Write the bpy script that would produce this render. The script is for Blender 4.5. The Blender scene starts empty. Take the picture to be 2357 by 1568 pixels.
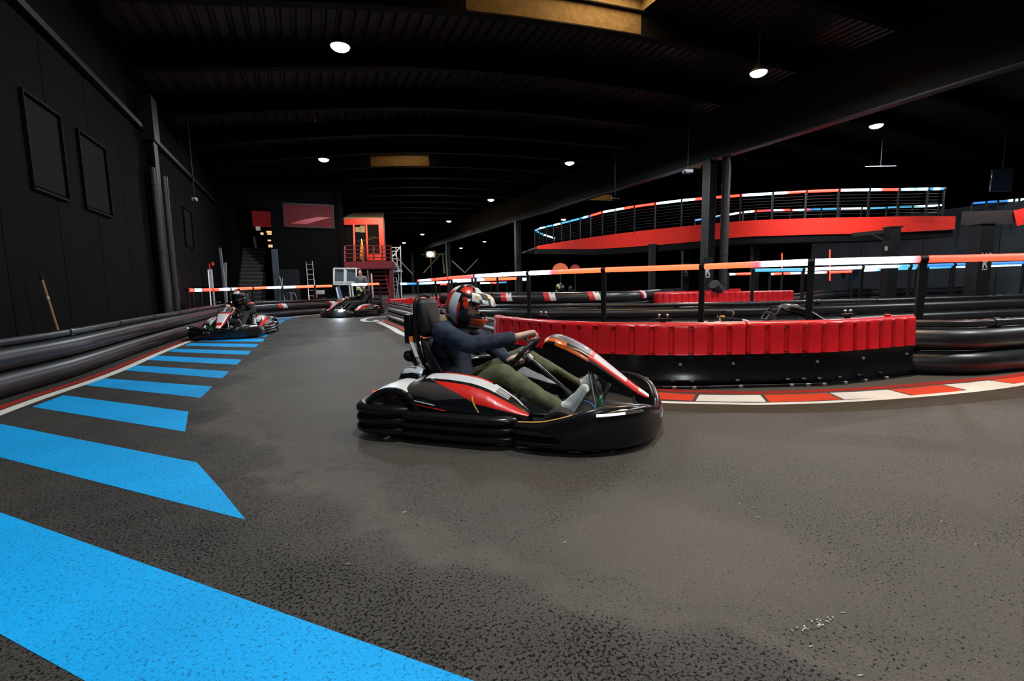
import bpy, bmesh, math, random
from mathutils import Vector, Matrix, Euler, noise as mnoise
random.seed(7)
SC = bpy.context.scene
COL = SC.collection
PI = math.pi
def V(*a): return Vector(a)

# ------------------------------------------------------------------ camera (16.8 mm, 1.02 m above the track)
FPX, CAMH, CX, CY = 1100.0, 1.02, 1178.5, 784.0
YAW = math.atan(483/FPX); PITCH = math.atan((784-655)/FPX); ROLL = 0.017
FWD = V(math.sin(YAW)*math.cos(PITCH), math.cos(YAW)*math.cos(PITCH), -math.sin(PITCH))
_r0 = V(math.cos(YAW), -math.sin(YAW), 0); _u0 = _r0.cross(FWD)
RGT = _r0*math.cos(ROLL) - _u0*math.sin(ROLL)
UPV = _u0*math.cos(ROLL) + _r0*math.sin(ROLL)
EYE = V(0, 0, CAMH)
def ray(x, y): return FWD + RGT*((x-CX)/FPX) - UPV*((y-CY)/FPX)
def at_z(x, y, z=0.0):
    d = ray(x, y); return EYE + d*((z-CAMH)/d.z)
def at_y(x, y, Y):
    d = ray(x, y); return EYE + d*(Y/d.y)
def at_x(x, y, X):
    d = ray(x, y); return EYE + d*(X/d.x)
def at_d(x, y, dep): return EYE + ray(x, y)*dep
def ground_at(x, dep):            # floor point under image column x at a given depth
    p = at_d(x, 660, dep); return V(p.x, p.y, 0)

# ------------------------------------------------------------------ materials
MATS = {}
def mat(name, col, rough=0.6, metal=0.0, spec=0.5, emit=None, es=0.0, bump=0.0, bscale=200.0, var=0.0, vscale=8.0, coat=0.0, alpha=None, trans=0.0):
    if name in MATS: return MATS[name]
    m = bpy.data.materials.new(name); m.use_nodes = True
    nt = m.node_tree; b = nt.nodes['Principled BSDF']
    c = (col[0], col[1], col[2], 1.0)
    b.inputs['Base Color'].default_value = c
    b.inputs['Roughness'].default_value = rough
    b.inputs['Metallic'].default_value = metal
    b.inputs['Specular IOR Level'].default_value = spec
    if coat: 
        b.inputs['Coat Weight'].default_value = coat; b.inputs['Coat Roughness'].default_value = 0.08
    if trans: b.inputs['Transmission Weight'].default_value = trans
    if alpha is not None: b.inputs['Alpha'].default_value = alpha
    if emit is not None:
        b.inputs['Emission Color'].default_value = (emit[0], emit[1], emit[2], 1)
        b.inputs['Emission Strength'].default_value = es
    if var or bump:
        tc = nt.nodes.new('ShaderNodeTexCoord')
    if var:
        n = nt.nodes.new('ShaderNodeTexNoise'); n.inputs['Scale'].default_value = vscale; n.inputs['Detail'].default_value = 5
        nt.links.new(tc.outputs['Object'], n.inputs['Vector'])
        r = nt.nodes.new('ShaderNodeMapRange'); r.inputs['From Min'].default_value = .3; r.inputs['From Max'].default_value = .7
        r.inputs['To Min'].default_value = 1-var; r.inputs['To Max'].default_value = 1+var
        nt.links.new(n.outputs['Fac'], r.inputs['Value'])
        mx = nt.nodes.new('ShaderNodeMix'); mx.data_type = 'RGBA'; mx.blend_type = 'MULTIPLY'; mx.inputs['Factor'].default_value = 1
        mx.inputs[6].default_value = c
        cb = nt.nodes.new('ShaderNodeCombineColor')
        for k in range(3): nt.links.new(r.outputs[0], cb.inputs[k])
        nt.links.new(cb.outputs[0], mx.inputs[7]); nt.links.new(mx.outputs[2], b.inputs['Base Color'])
    if bump:
        n2 = nt.nodes.new('ShaderNodeTexNoise'); n2.inputs['Scale'].default_value = bscale; n2.inputs['Detail'].default_value = 3
        nt.links.new(tc.outputs['Object'], n2.inputs['Vector'])
        bp = nt.nodes.new('ShaderNodeBump'); bp.inputs['Strength'].default_value = bump; bp.inputs['Distance'].default_value = 0.01
        nt.links.new(n2.outputs['Fac'], bp.inputs['Height']); nt.links.new(bp.outputs[0], b.inputs['Normal'])
    MATS[name] = m
    return m
def led_mat(strength=1.0):
    """light tube whose colour along its length comes from the mesh's colour attribute"""
    k = 'led_%.2f' % strength
    if k in MATS: return MATS[k]
    m = bpy.data.materials.new(k); m.use_nodes = True; nt = m.node_tree
    b = nt.nodes['Principled BSDF']; a = nt.nodes.new('ShaderNodeAttribute'); a.attribute_name = 'led'
    b.inputs['Base Color'].default_value = (.1, .1, .1, 1); b.inputs['Roughness'].default_value = .4
    nt.links.new(a.outputs['Color'], b.inputs['Emission Color']); b.inputs['Emission Strength'].default_value = strength
    MATS[k] = m; return m

# ------------------------------------------------------------------ mesh builder
class MB:
    def __init__(s): s.v = []; s.f = []; s.m = []
    def add(s, vs, fs, m=0):
        o = len(s.v); s.v += [Vector(q) for q in vs]
        for f in fs: s.f.append([i+o for i in f]); s.m.append(m)
        return s
    def box(s, c, d, rot=None, m=0):
        c = Vector(c); h = Vector(d)*.5
        vs = [V(x*h.x, y*h.y, z*h.z) for x in (-1, 1) for y in (-1, 1) for z in (-1, 1)]
        if rot is not None: vs = [rot @ q for q in vs]
        return s.add([q+c for q in vs], [(0,1,3,2),(4,6,7,5),(0,4,5,1),(2,3,7,6),(0,2,6,4),(1,5,7,3)], m)
    def bar(s, a, b, w, h=None, m=0, up=(0,0,1)):
        """rectangular bar from a to b, w wide, h high"""
        a = Vector(a); b = Vector(b); h = h or w; d = (b-a).normalized(); u = Vector(up)
        if abs(d.dot(u)) > .99: u = V(0, 1, 0)
        x = d.cross(u).normalized(); y = x.cross(d)
        vs = [p + x*(w/2*i) + y*(h/2*j) for p in (a, b) for i, j in ((-1,-1),(1,-1),(1,1),(-1,1))]
        return s.add(vs, [(3,2,1,0),(4,5,6,7),(0,1,5,4),(1,2,6,5),(2,3,7,6),(3,0,4,7)], m)
    def tube(s, pts, r, n=12, cap=True, m=0, closed=False, arc=None):
        pts = [Vector(p) for p in pts]; N = len(pts)
        rs = list(r) if hasattr(r, '__len__') else [r]*N
        tans = []
        for i in range(N):
            if closed: t = pts[(i+1) % N]-pts[i-1]
            else: t = pts[min(i+1, N-1)]-pts[max(i-1, 0)]
            tans.append(t.normalized())
        t = tans[0]; u = V(0, 0, 1)
        if abs(t.dot(u)) > .95: u = V(1, 0, 0)
        x = t.cross(u).normalized(); vs = []
        for i in range(N):
            t = tans[i]; x = (x - t*x.dot(t)).normalized(); y = x.cross(t)
            for k in range(n):
                a = 2*PI*k/n; vs.append(pts[i] + (x*math.cos(a)+y*math.sin(a))*rs[i])
        fs = []
        for i in range(N if closed else N-1):
            j = (i+1) % N
            for k in range(n):
                k2 = (k+1) % n; fs.append((i*n+k, i*n+k2, j*n+k2, j*n+k))
        if cap and not closed:
            fs.append(tuple(range(n))[::-1]); fs.append(tuple((N-1)*n+k for k in range(n)))
        return s.add(vs, fs, m)
    def sweep(s, pts, secs, closed_sec=True, cap=True, m=0, closed=False, mfun=None):
        """pts: plan path (Vectors); secs: list of (offset outwards to the path's right, dz), or one per station"""
        pts = [Vector(p) for p in pts]; N = len(pts); per = isinstance(secs[0][0], (list, tuple))
        vs = []; n = len(secs[0]) if per else len(secs)
        for i in range(N):
            a = pts[i-1] if (closed or i) else pts[0]; b = pts[(i+1) % N] if (closed or i < N-1) else pts[N-1]
            t = (b-a); t.z = 0; t.normalize(); nn = V(t.y, -t.x, 0)
            for o, z in (secs[i] if per else secs): vs.append(pts[i] + nn*o + V(0, 0, z))
        o = len(s.v); s.v += vs
        for i in range(N if closed else N-1):
            j = (i+1) % N
            for k in range(n if closed_sec else n-1):
                k2 = (k+1) % n
                s.f.append([o+i*n+k, o+j*n+k, o+j*n+k2, o+i*n+k2]); s.m.append(mfun(i, k) if mfun else m)
        if cap and closed_sec and not closed:
            s.f.append([o+k for k in range(n)]); s.m.append(m)
            s.f.append([o+(N-1)*n+k for k in range(n)][::-1]); s.m.append(m)
        return s
    def loft(s, rows, closed=False, cap=False, m=0, mfun=None):
        N = len(rows); n = len(rows[0]); o = len(s.v)
        for r in rows: s.v += [Vector(q) for q in r]
        for i in range(N-1):
            for k in range(n if closed else n-1):
                k2 = (k+1) % n
                s.f.append([o+i*n+k, o+i*n+k2, o+(i+1)*n+k2, o+(i+1)*n+k]); s.m.append(mfun(i, k) if mfun else m)
        if cap:
            s.f.append([o+k for k in range(n)][::-1]); s.m.append(m)
            s.f.append([o+(N-1)*n+k for k in range(n)]); s.m.append(m)
        return s
    def lathe(s, prof, c=(0,0,0), n=24, axis='z', m=0, cap=True):
        c = Vector(c); vs = []
        for r, h in prof:
            for k in range(n):
                a = 2*PI*k/n; q = (r*math.cos(a), r*math.sin(a), h)
                if axis == 'y': q = (q[0], q[2], -q[1])
                if axis == 'x': q = (q[2], q[0], q[1])
                vs.append(c+Vector(q))
        fs = []
        for i in range(len(prof)-1):
            for k in range(n):
                k2 = (k+1) % n; fs.append((i*n+k, i*n+k2, (i+1)*n+k2, (i+1)*n+k))
        if cap:
            fs.append(tuple(range(n))[::-1]); fs.append(tuple((len(prof)-1)*n+k for k in range(n)))
        return s.add(vs, fs, m)
    def ell(s, c, r, rot=None, nu=20, nv=12, m=0):
        c = Vector(c); r = (r, r, r) if not hasattr(r, '__len__') else r; vs = []; fs = []
        for i in range(1, nv):
            t = PI*i/nv
            for k in range(nu):
                a = 2*PI*k/nu; vs.append(V(r[0]*math.sin(t)*math.cos(a), r[1]*math.sin(t)*math.sin(a), r[2]*math.cos(t)))
        vs += [V(0, 0, r[2]), V(0, 0, -r[2])]
        T, B = len(vs)-2, len(vs)-1
        for i in range(nv-2):
            for k in range(nu):
                k2 = (k+1) % nu; fs.append((i*nu+k, (i+1)*nu+k, (i+1)*nu+k2, i*nu+k2))
        for k in range(nu):
            k2 = (k+1) % nu; fs.append((T, k, k2)); fs.append((B, (nv-2)*nu+k2, (nv-2)*nu+k))
        if rot is not None: vs = [rot @ q for q in vs]
        return s.add([q+c for q in vs], fs, m)
    def cap(s, a, b, ra, rb, n=14, m=0):
        """tapered capsule"""
        a = Vector(a); b = Vector(b); d = (b-a); L = d.length
        if L < 1e-6: return s.ell(a, ra)
        d /= L; u = V(0, 0, 1) if abs(d.z) < .9 else V(1, 0, 0)
        x = d.cross(u).normalized(); y = d.cross(x); rings = []
        for t in (-80, -55, -28, 0): 
            e = math.radians(t); rings.append((a + d*(ra*math.sin(e)), ra*math.cos(e)))
        for t in (0, 28, 55, 80):
            e = math.radians(t); rings.append((b + d*(rb*math.sin(e)), rb*math.cos(e)))
        vs = []; fs = []
        for c, r in rings:
            for k in range(n):
                q = 2*PI*k/n; vs.append(c + (x*math.cos(q)+y*math.sin(q))*r)
        for i in range(len(rings)-1):
            for k in range(n):
                k2 = (k+1) % n; fs.append((i*n+k, (i+1)*n+k, (i+1)*n+k2, i*n+k2))
        fs.append(tuple(range(n))); fs.append(tuple((len(rings)-1)*n+k for k in range(n))[::-1])
        return s.add(vs, fs, m)
    def chain(s, pts, rs, m=0):
        for i in range(len(pts)-1): s.cap(pts[i], pts[i+1], rs[i], rs[i+1], m=m)
        return s
    def prism(s, poly, o, ux, uy, d, m=0):
        """flat polygon (x,y) in the frame ux,uy at o, extruded by vector d"""
        o = Vector(o); ux = Vector(ux); uy = Vector(uy); d = Vector(d); n = len(poly)
        vs = [o+ux*a+uy*b for a, b in poly]; vs += [q+d for q in vs]
        fs = [tuple(range(n))[::-1], tuple(range(n, 2*n))] + [(k, (k+1) % n, n+(k+1) % n, n+k) for k in range(n)]
        return s.add(vs, fs, m)
    def xf(s, M):
        s.v = [M @ q for q in s.v]; return s

def build_mesh(name, mb, mats, smooth=35, recalc=True):
    me = bpy.data.meshes.new(name)
    me.from_pydata([tuple(q) for q in mb.v], [], [tuple(f) for f in mb.f])
    mats = mats if isinstance(mats, (list, tuple)) else [mats]
    for m in mats: me.materials.append(m)
    me.polygons.foreach_set('material_index', mb.m)
    if recalc:
        bm = bmesh.new(); bm.from_mesh(me); bmesh.ops.recalc_face_normals(bm, faces=bm.faces); bm.to_mesh(me); bm.free()
    if smooth:
        me.polygons.foreach_set('use_smooth', [True]*len(me.polygons)); me.update()
        try: me.set_sharp_from_angle(angle=math.radians(smooth))
        except Exception: pass
    me.update(); return me
def obj(name, mb, mats, parent=None, smooth=35, bevel=0, subsurf=0, solid=0, label=None, recalc=True, world=True):
    """one mesh object; with a parent Empty at a location, world coordinates are moved into its frame"""
    if parent is not None and world:
        inv = root_matrix(parent).inverted(); mb.v = [inv @ q for q in mb.v]
    me = build_mesh(name, mb, mats, smooth, recalc)
    o = bpy.data.objects.new(name, me); COL.objects.link(o)
    if parent is not None: o.parent = parent
    if bevel:
        md = o.modifiers.new('bevel', 'BEVEL'); md.width = bevel; md.segments = 2; md.limit_method = 'ANGLE'; md.angle_limit = math.radians(40)
    if solid:
        md = o.modifiers.new('solid', 'SOLIDIFY'); md.thickness = solid; md.offset = 0
    if subsurf:
        md = o.modifiers.new('sub', 'SUBSURF'); md.levels = subsurf; md.render_levels = subsurf
    if label: o['label'] = label
    return o
def root_matrix(o):
    M = o.matrix_basis.copy()
    while o.parent is not None:
        o = o.parent; M = o.matrix_basis @ M
    return M
def tag(o, label=None, cat=None, group=None, kind=None):
    if label: o['label'] = label
    if cat: o['category'] = cat
    if group: o['group'] = group
    if kind: o['kind'] = kind
    return o
def thing(name, label, cat, loc=(0,0,0), rz=0, group=None):
    o = bpy.data.objects.new(name, None); COL.objects.link(o); o.empty_display_size = .2
    o.location = loc; o.rotation_euler = (0, 0, rz)
    return tag(o, label, cat, group)
def struct(name, mb, mats, parent=None, smooth=35, **k):
    o = obj(name, mb, mats, parent, smooth, **k)
    if parent is None: o['kind'] = 'structure'
    return o
def copy_tree(o, parent=None, skip=()):
    c = o.copy(); COL.objects.link(c)
    if parent is not None: c.parent = parent
    for ch in list(o.children):
        if ch.name.split('.')[0] in skip: continue
        copy_tree(ch, c, skip)
    return c
def remesh_bake(name, mb, voxel, mats, smooth_it=4, facet=None, mfun=None, disp=None):
    """union of overlapping closed shapes into one continuous skin"""
    me = build_mesh('tmp', mb, mats, 0); o = bpy.data.objects.new('tmp', me); COL.objects.link(o)
    md = o.modifiers.new('r', 'REMESH'); md.mode = 'VOXEL'; md.voxel_size = voxel; md.use_smooth_shade = True
    if smooth_it:
        sm = o.modifiers.new('s', 'SMOOTH'); sm.factor = .5; sm.iterations = smooth_it
    dg = bpy.context.evaluated_depsgraph_get(); ev = o.evaluated_get(dg)
    out = bpy.data.meshes.new_from_object(ev, depsgraph=dg); out.name = name
    bpy.data.objects.remove(o); bpy.data.meshes.remove(me)
    out.materials.clear()
    for m in (mats if isinstance(mats, (list, tuple)) else [mats]): out.materials.append(m)
    if disp:
        nn = [v.normal.copy() for v in out.vertices]; co = [q for v, n in zip(out.vertices, nn) for q in disp(v.co.copy(), n)]; out.vertices.foreach_set('co', co)
    for p in out.polygons:
        p.use_smooth = True; p.material_index = mfun(p.center) if mfun else 0
    out.update(); return out
def link_mesh(name, me, parent):
    o = bpy.data.objects.new(name, me); COL.objects.link(o); o.parent = parent; return o
def smooth_path(pts, n=6, closed=False):
    """Catmull-Rom through pts"""
    pts = [Vector(p) for p in pts]; N = len(pts); out = []
    for i in range(N if closed else N-1):
        if closed: p0, p1, p2, p3 = pts[i-1], pts[i], pts[(i+1) % N], pts[(i+2) % N]
        else: p0, p1, p2, p3 = pts[max(i-1, 0)], pts[i], pts[i+1], pts[min(i+2, N-1)]
        for k in range(n):
            t = k/n
            out.append(.5*((2*p1)+(p2-p0)*t+(2*p0-5*p1+4*p2-p3)*t*t+(3*p1-p0-3*p2+p3)*t**3))
    if not closed: out.append(pts[-1])
    return out
def resample(pts, step):
    """points at equal distance along a polyline"""
    pts = [Vector(p) for p in pts]; L = [0]
    for a, b in zip(pts, pts[1:]): L.append(L[-1]+(b-a).length)
    n = max(1, round(L[-1]/step)); out = []; j = 0
    for k in range(n+1):
        s = L[-1]*k/n
        while j < len(pts)-2 and L[j+1] < s: j += 1
        t = (s-L[j])/max(L[j+1]-L[j], 1e-9); out.append(pts[j].lerp(pts[j+1], min(t, 1)))
    return out
def lerp_table(tab, x):
    if x <= tab[0][0]: return tab[0][1]
    for (a, va), (b, vb) in zip(tab, tab[1:]):
        if x <= b: return va+(vb-va)*(x-a)/(b-a)
    return tab[-1][1]
# ================================================================== ROOM
def asphalt():
    m = bpy.data.materials.new('asphalt'); m.use_nodes = True; nt = m.node_tree; L = nt.links; N = nt.nodes.new
    b = nt.nodes['Principled BSDF']; tc = N('ShaderNodeTexCoord')
    def noise(scale, detail=3, rough=.5, warp=None):
        n = N('ShaderNodeTexNoise'); n.inputs['Scale'].default_value = scale; n.inputs['Detail'].default_value = detail; n.inputs['Roughness'].default_value = rough
        L.new(tc.outputs['Object'], n.inputs['Vector']); return n.outputs['Fac']
    def rng(v, a, b_, c=0., d=1.):
        r = N('ShaderNodeMapRange'); r.inputs['From Min'].default_value = a; r.inputs['From Max'].default_value = b_
        r.inputs['To Min'].default_value = c; r.inputs['To Max'].default_value = d; L.new(v, r.inputs['Value']); return r.outputs[0]
    def mix(f, A, B, mode='MIX'):
        x = N('ShaderNodeMix'); x.data_type = 'RGBA'; x.blend_type = mode
        if isinstance(f, float): x.inputs['Factor'].default_value = f
        else: L.new(f, x.inputs['Factor'])
        for i, q in ((6, A), (7, B)):
            if isinstance(q, tuple): x.inputs[i].default_value = (*q, 1)
            else: L.new(q, x.inputs[i])
        return x.outputs[2]
    def math_(op, a, b_):
        x = N('ShaderNodeMath'); x.operation = op
        for i, q in ((0, a), (1, b_)):
            if isinstance(q, (int, float)): x.inputs[i].default_value = q
            else: L.new(q, x.inputs[i])
        return x.outputs[0]
    # the line the karts polish: inside an arc round the corner the track is worn pale and dusty, outside it is fresh and dark
    sx = N('ShaderNodeSeparateXYZ'); L.new(tc.outputs['Object'], sx.inputs[0])
    def hyp(cx, cy):
        a, b2 = math_('SUBTRACT', sx.outputs[0], cx), math_('SUBTRACT', sx.outputs[1], cy)
        return math_('SQRT', math_('ADD', math_('MULTIPLY', a, a), math_('MULTIPLY', b2, b2)), 0)
    wob = rng(noise(1.1, 4, .6), .3, .7, -.32, .32)
    dist = math_('ADD', math_('SUBTRACT', hyp(6.6, 5.81), 7.31), wob)
    worn = rng(dist, .42, -.25)
    ridge = rng(math_('ABSOLUTE', math_('ADD', dist, .03), 0), .13, .0)
    patch = rng(math_('ADD', hyp(1.42, 1.45), math_('MULTIPLY', wob, .8)), .55, .15)
    nz = rng(noise(.75, 4, .6), .32, .68)
    big = math_('MINIMUM', math_('ADD', math_('ADD', math_('MULTIPLY', worn, .50), math_('MULTIPLY', nz, .32)), math_('ADD', math_('MULTIPLY', ridge, .40), math_('MULTIPLY', patch, .45))), 1.0)
    mid = rng(noise(3.2, 4, .6), .3, .7)
    grain = rng(noise(260, 2, .7), .3, .7)
    pitn = noise(92, 6, .68)
    thr = rng(math_('ADD', big, math_('MULTIPLY', mid, .5)), .15, 1.35, .51, .635)
    pit = rng(math_('SUBTRACT', pitn, thr), -.012, .02)
    dust = mix(big, (.052, .048, .045), (.172, .148, .121))
    dust = mix(rng(mid, 0, 1, 0, .35), dust, (.075, .070, .064))
    g2 = rng(noise(115, 3, .75), .32, .68)
    c = mix(rng(g2, 0, 1, .50, 0), dust, (.020, .019, .019))
    c = mix(rng(grain, 0, 1, .60, 0), c, (.012, .012, .012))
    c = mix(math_('MULTIPLY', pit, .95), c, (.006, .0058, .0062))
    L.new(c, b.inputs['Base Color'])
    L.new(rng(pitn, .3, .7, .70, .46), b.inputs['Roughness']); L.new(rng(pit, 0, 1, .32, .03), b.inputs['Specular IOR Level'])
    h = math_('ADD', math_('MULTIPLY', pit, -1.0), math_('MULTIPLY', grain, .5))
    bp = N('ShaderNodeBump'); bp.inputs['Strength'].default_value = .55; bp.inputs['Distance'].default_value = .006
    L.new(h, bp.inputs['Height']); L.new(bp.outputs[0], b.inputs['Normal'])
    return m
def paint(name, col, wear=.6):
    m = bpy.data.materials.new(name); m.use_nodes = True; nt = m.node_tree; L = nt.links; N = nt.nodes.new
    b = nt.nodes['Principled BSDF']; tc = N('ShaderNodeTexCoord')
    n = N('ShaderNodeTexNoise'); n.inputs['Scale'].default_value = 85; n.inputs['Detail'].default_value = 5; n.inputs['Roughness'].default_value = .66
    g = N('ShaderNodeTexNoise'); g.inputs['Scale'].default_value = 300
    w = N('ShaderNodeTexNoise'); w.inputs['Scale'].default_value = 1.3; w.inputs['Detail'].default_value = 3
    for q in (n, g, w): L.new(tc.outputs['Object'], q.inputs['Vector'])
    s = N('ShaderNodeMapRange'); s.inputs['From Min'].default_value = .565; s.inputs['From Max'].default_value = .615; s.inputs['To Max'].default_value = wear
    L.new(n.outputs['Fac'], s.inputs['Value'])
    d = tuple(q*.22 for q in col)
    x = N('ShaderNodeMix'); x.data_type = 'RGBA'; x.inputs[6].default_value = (*col, 1); x.inputs[7].default_value = (*d, 1); L.new(s.outputs[0], x.inputs['Factor'])
    r2 = N('ShaderNodeMapRange'); r2.inputs['From Min'].default_value = .3; r2.inputs['From Max'].default_value = .7; r2.inputs['To Min'].default_value = .78; r2.inputs['To Max'].default_value = 1.18
    ad = N('ShaderNodeMath'); ad.operation = 'ADD'; L.new(g.outputs['Fac'], ad.inputs[0]); L.new(w.outputs['Fac'], ad.inputs[1])
    ml = N('ShaderNodeMath'); ml.operation = 'MULTIPLY'; ml.inputs[1].default_value = .5; L.new(ad.outputs[0], ml.inputs[0]); L.new(ml.outputs[0], r2.inputs['Value'])
    cb = N('ShaderNodeCombineColor')
    for k in range(3): L.new(r2.outputs[0], cb.inputs[k])
    y = N('ShaderNodeMix'); y.data_type = 'RGBA'; y.blend_type = 'MULTIPLY'; y.inputs['Factor'].default_value = 1; L.new(x.outputs[2], y.inputs[6]); L.new(cb.outputs[0], y.inputs[7])
    L.new(y.outputs[2], b.inputs['Base Color']); b.inputs['Roughness'].default_value = .62; b.inputs['Specular IOR Level'].default_value = .2
    ad2 = N('ShaderNodeMath'); ad2.operation = 'SUBTRACT'; L.new(g.outputs['Fac'], ad2.inputs[0]); L.new(s.outputs[0], ad2.inputs[1])
    bp = N('ShaderNodeBump'); bp.inputs['Strength'].default_value = .4; bp.inputs['Distance'].default_value = .004
    L.new(ad2.outputs[0], bp.inputs['Height']); L.new(bp.outputs[0], b.inputs['Normal'])
    return m
M_ASPH = asphalt()
M_BLUE = paint('blue_paint', (.004, .36, .84)); M_WHITE = paint('white_paint', (.72, .70, .66), .3)
M_RED = paint('red_paint', (.66, .055, .02), .35); M_DRED = paint('dark_red_paint', (.33, .018, .012), .5)
M_BEAM = mat('roof_beam', (.0028, .0028, .003), .75, spec=.12)
M_WALL = mat('black_wall', (.0022, .0024, .0029), .9, spec=.08, bump=.25, bscale=40, var=.25, vscale=1.5)
M_STEEL = mat('black_steel', (.0045, .0045, .005), .5, spec=.3, var=.2)
M_STEELG = mat('dark_grey_steel', (.016, .016, .018), .55, var=.2)
M_DECK = mat('roof_deck', (.014, .013, .0155), .5, spec=.3, var=.15)
M_GREYW = mat('grey_panel_wall', (.024, .027, .034), .75, var=.2, vscale=.8)

floor = struct('floor', MB().add([(-3.6,-9,0),(44,-9,0),(44,76,0),(-3.6,76,0)], [(0,1,2,3)]), M_ASPH, smooth=0)
floor['label'] = 'worn dark asphalt track floor'
def flat(name, polys, m, z=.0012, label=None):
    mb = MB()
    for p in polys: mb.add([(q.x, q.y, z) for q in p], [tuple(range(len(p)))])
    o = obj(name, mb, m, floor, smooth=0, label=label); return o
def ribbon(path, o0, o1):
    """quads between two offsets to the right of a plan path"""
    out = []; N = len(path); A = []; B = []
    for i in range(N):
        t = (path[min(i+1, N-1)]-path[max(i-1, 0)]); t.z = 0; t.normalize(); n = V(t.y, -t.x, 0)
        A.append(path[i]+n*o0); B.append(path[i]+n*o1)
    return [[A[i], B[i], B[i+1], A[i+1]] for i in range(N-1)]
G = lambda x, y: at_z(x, y, 0)
STRIPES = [
 [(-300,1073),(1500,1714),(800,1903),(-520,1172)],
 [(-40,967),(0,976),(453,1065),(510,1128),(565,1197),(0,1053),(-150,1013)],
 [(146,910),(434,948),(426,994),(74,937)], [(239,871),(489,890),(462,916),(196,887)],
 [(308,841),(528,855),(511,871),(280,852)], [(361,819),(557,828),(545,840),(339,829)],
 [(403,803),(578,808),(571,817),(388,810)], [(437,790),(595,792),(588,800),(426,796)],
 [(470,780),(609,780),(605,787),(455,786)], [(492,770),(618,770),(611,775.5),(480,775.5)],
 [(515,762.5),(628,762),(624,766.5),(505,767)], [(535,755.5),(637,755),(633,759),(526,759.5)],
 [(555,749),(645,748),(641,752),(547,752.5)], [(574,743.5),(650,742.5),(646,746),(567,746.5)],
 [(590,738.8),(657,737.3),(652,741),(583,741.5)], [(618,735),(671,732.8),(664,735.3),(600,736.8)],
 [(650,731.5),(693,728.6),(682,730.8),(632,733.2)], [(690,728.2),(718,725.6),(704,727.4),(668,729.6)]]
for s in STRIPES: flat('painted_stripe', [[G(*p) for p in s]], M_BLUE, label='bright blue painted stripe')
# barrier base lines on the floor
LB = smooth_path([G(-420,1075), G(-200,995), G(0,926), G(196,864), G(333,811), G(437,774), G(505,750), G(553,739), G(587,735), G(665,729), G(744,722.6), G(815,719), G(880,716.3)], 5)
flat('edge_line', ribbon(LB, .10, .20), M_DRED, z=.0018, label='dull red painted line'); flat('edge_line', ribbon(LB, .225, .335), M_WHITE, z=.0020, label='white painted line')
# kerb before the red corner barrier
def span(a, b, n): return [a.lerp(b, k/n) for k in range(n+1)]
OUT = smooth_path([G(1360,917), G(1525,926), G(1666,929.3), G(1766,930), G(1926,925), G(2112,912.6), G(2261,898), G(2357,884), G(2480,862), G(2700,815)], 6)
flat('edge_line', ribbon(OUT, -.035, .03), M_WHITE, z=.0018, label='white painted line')
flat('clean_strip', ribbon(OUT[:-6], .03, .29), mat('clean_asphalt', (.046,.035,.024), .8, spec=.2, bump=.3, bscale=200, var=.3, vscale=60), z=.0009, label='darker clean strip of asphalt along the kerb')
cuts = [((1440,898),(1425,912)),((1606,909),(1597,923.4)),((1754,909.6),(1768,926)),((1906.5,905),(1940,920)),((2046,897.3),(2100,911)),((2167,886.3),(2229,899.5)),((2278,876),(2337,884)),((2400,860),(2480,857)),((2560,838),(2660,820))]
for i in range(len(cuts)-1):
    (a, b), (c, d) = cuts[i], cuts[i+1]
    A, B_, C_, D = G(*a), G(*b), G(*c), G(*d); g = .03
    mid1 = A.lerp(C_, .5); mid2 = B_.lerp(D, .5)
    # follow the kerb's bend with a middle pair pushed towards the outside
    nrm = (mid2-mid1).normalized()*.012
    la = (C_-A).normalized()*g*.5; lb = (D-B_).normalized()*g*.5
    flat('kerb_block', [[A+la, mid1+nrm, mid2+nrm, B_+lb], [mid1+nrm, C_-la, D-lb, mid2+nrm]], M_RED if i % 2 == 0 else M_WHITE, label='orange red kerb block' if i % 2 == 0 else 'white kerb block')
INN = smooth_path([G(1360,889), G(1525,901), G(1666,906), G(1759,907), G(1908,902), G(2045,894.5), G(2168,884.5), G(2280,874), G(2357,866), G(2500,838), G(2700,795)], 6)
flat('edge_line', ribbon(INN, -.10, -.005), M_DRED, label='dull red painted line')
# flank kerb round the far island corner
FL = [V(2.10, 5.0, 0), G(1010,783), G(960,765), G(936,753.5), G(907,742.5), G(890,735.5)]
FL = [FL[0]] + FL[1:]
fl = smooth_path(FL, 5)
flat('edge_line', ribbon(fl, -.20, -.10), M_RED, label='orange red painted line'); flat('edge_line', ribbon(fl, -.44, -.28), M_WHITE, label='white painted line')
tip = [G(x, y) for x, y in ((893,728.7),(862,731),(846,733.5),(841,736.5),(846,739.3),(862,740.3),(884,739.5))]
flat('edge_line', ribbon(smooth_path(tip, 4), -.02, .16), M_WHITE, label='white painted line')

# a few white chips scattered by the near right of the track
rc = random.Random(3); chips = MB()
for _ in range(26):
    u = rc.random(); q = G(1828+95*u+rc.uniform(-8,8), 1452-24*u+rc.uniform(-9,9)); chips.box((q.x, q.y, .003), (rc.uniform(.003,.007), rc.uniform(.002,.004), .004), Matrix.Rotation(rc.uniform(0,3),3,'Z'))
for px_, py_ in ((1702,1160),(1734,1170),(1745,1192),(2166,1202),(2246,1255),(1866,1490),(1980,1557),(1940,1412),(1300,1250),(800,1300),(930,1180)): 
    q = G(px_, py_); chips.box((q.x, q.y, .002), (.014, .002, .003), Matrix.Rotation(rc.uniform(-.5,.5),3,'Z'))
co_ = obj('white_chips', chips, mat('chip_white', (.62,.60,.55), .6), smooth=0); tag(co_, 'tiny white chips scattered on the worn track', 'chips', kind='stuff')
# ---- walls
WX = -3.05
wl = MB()
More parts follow.
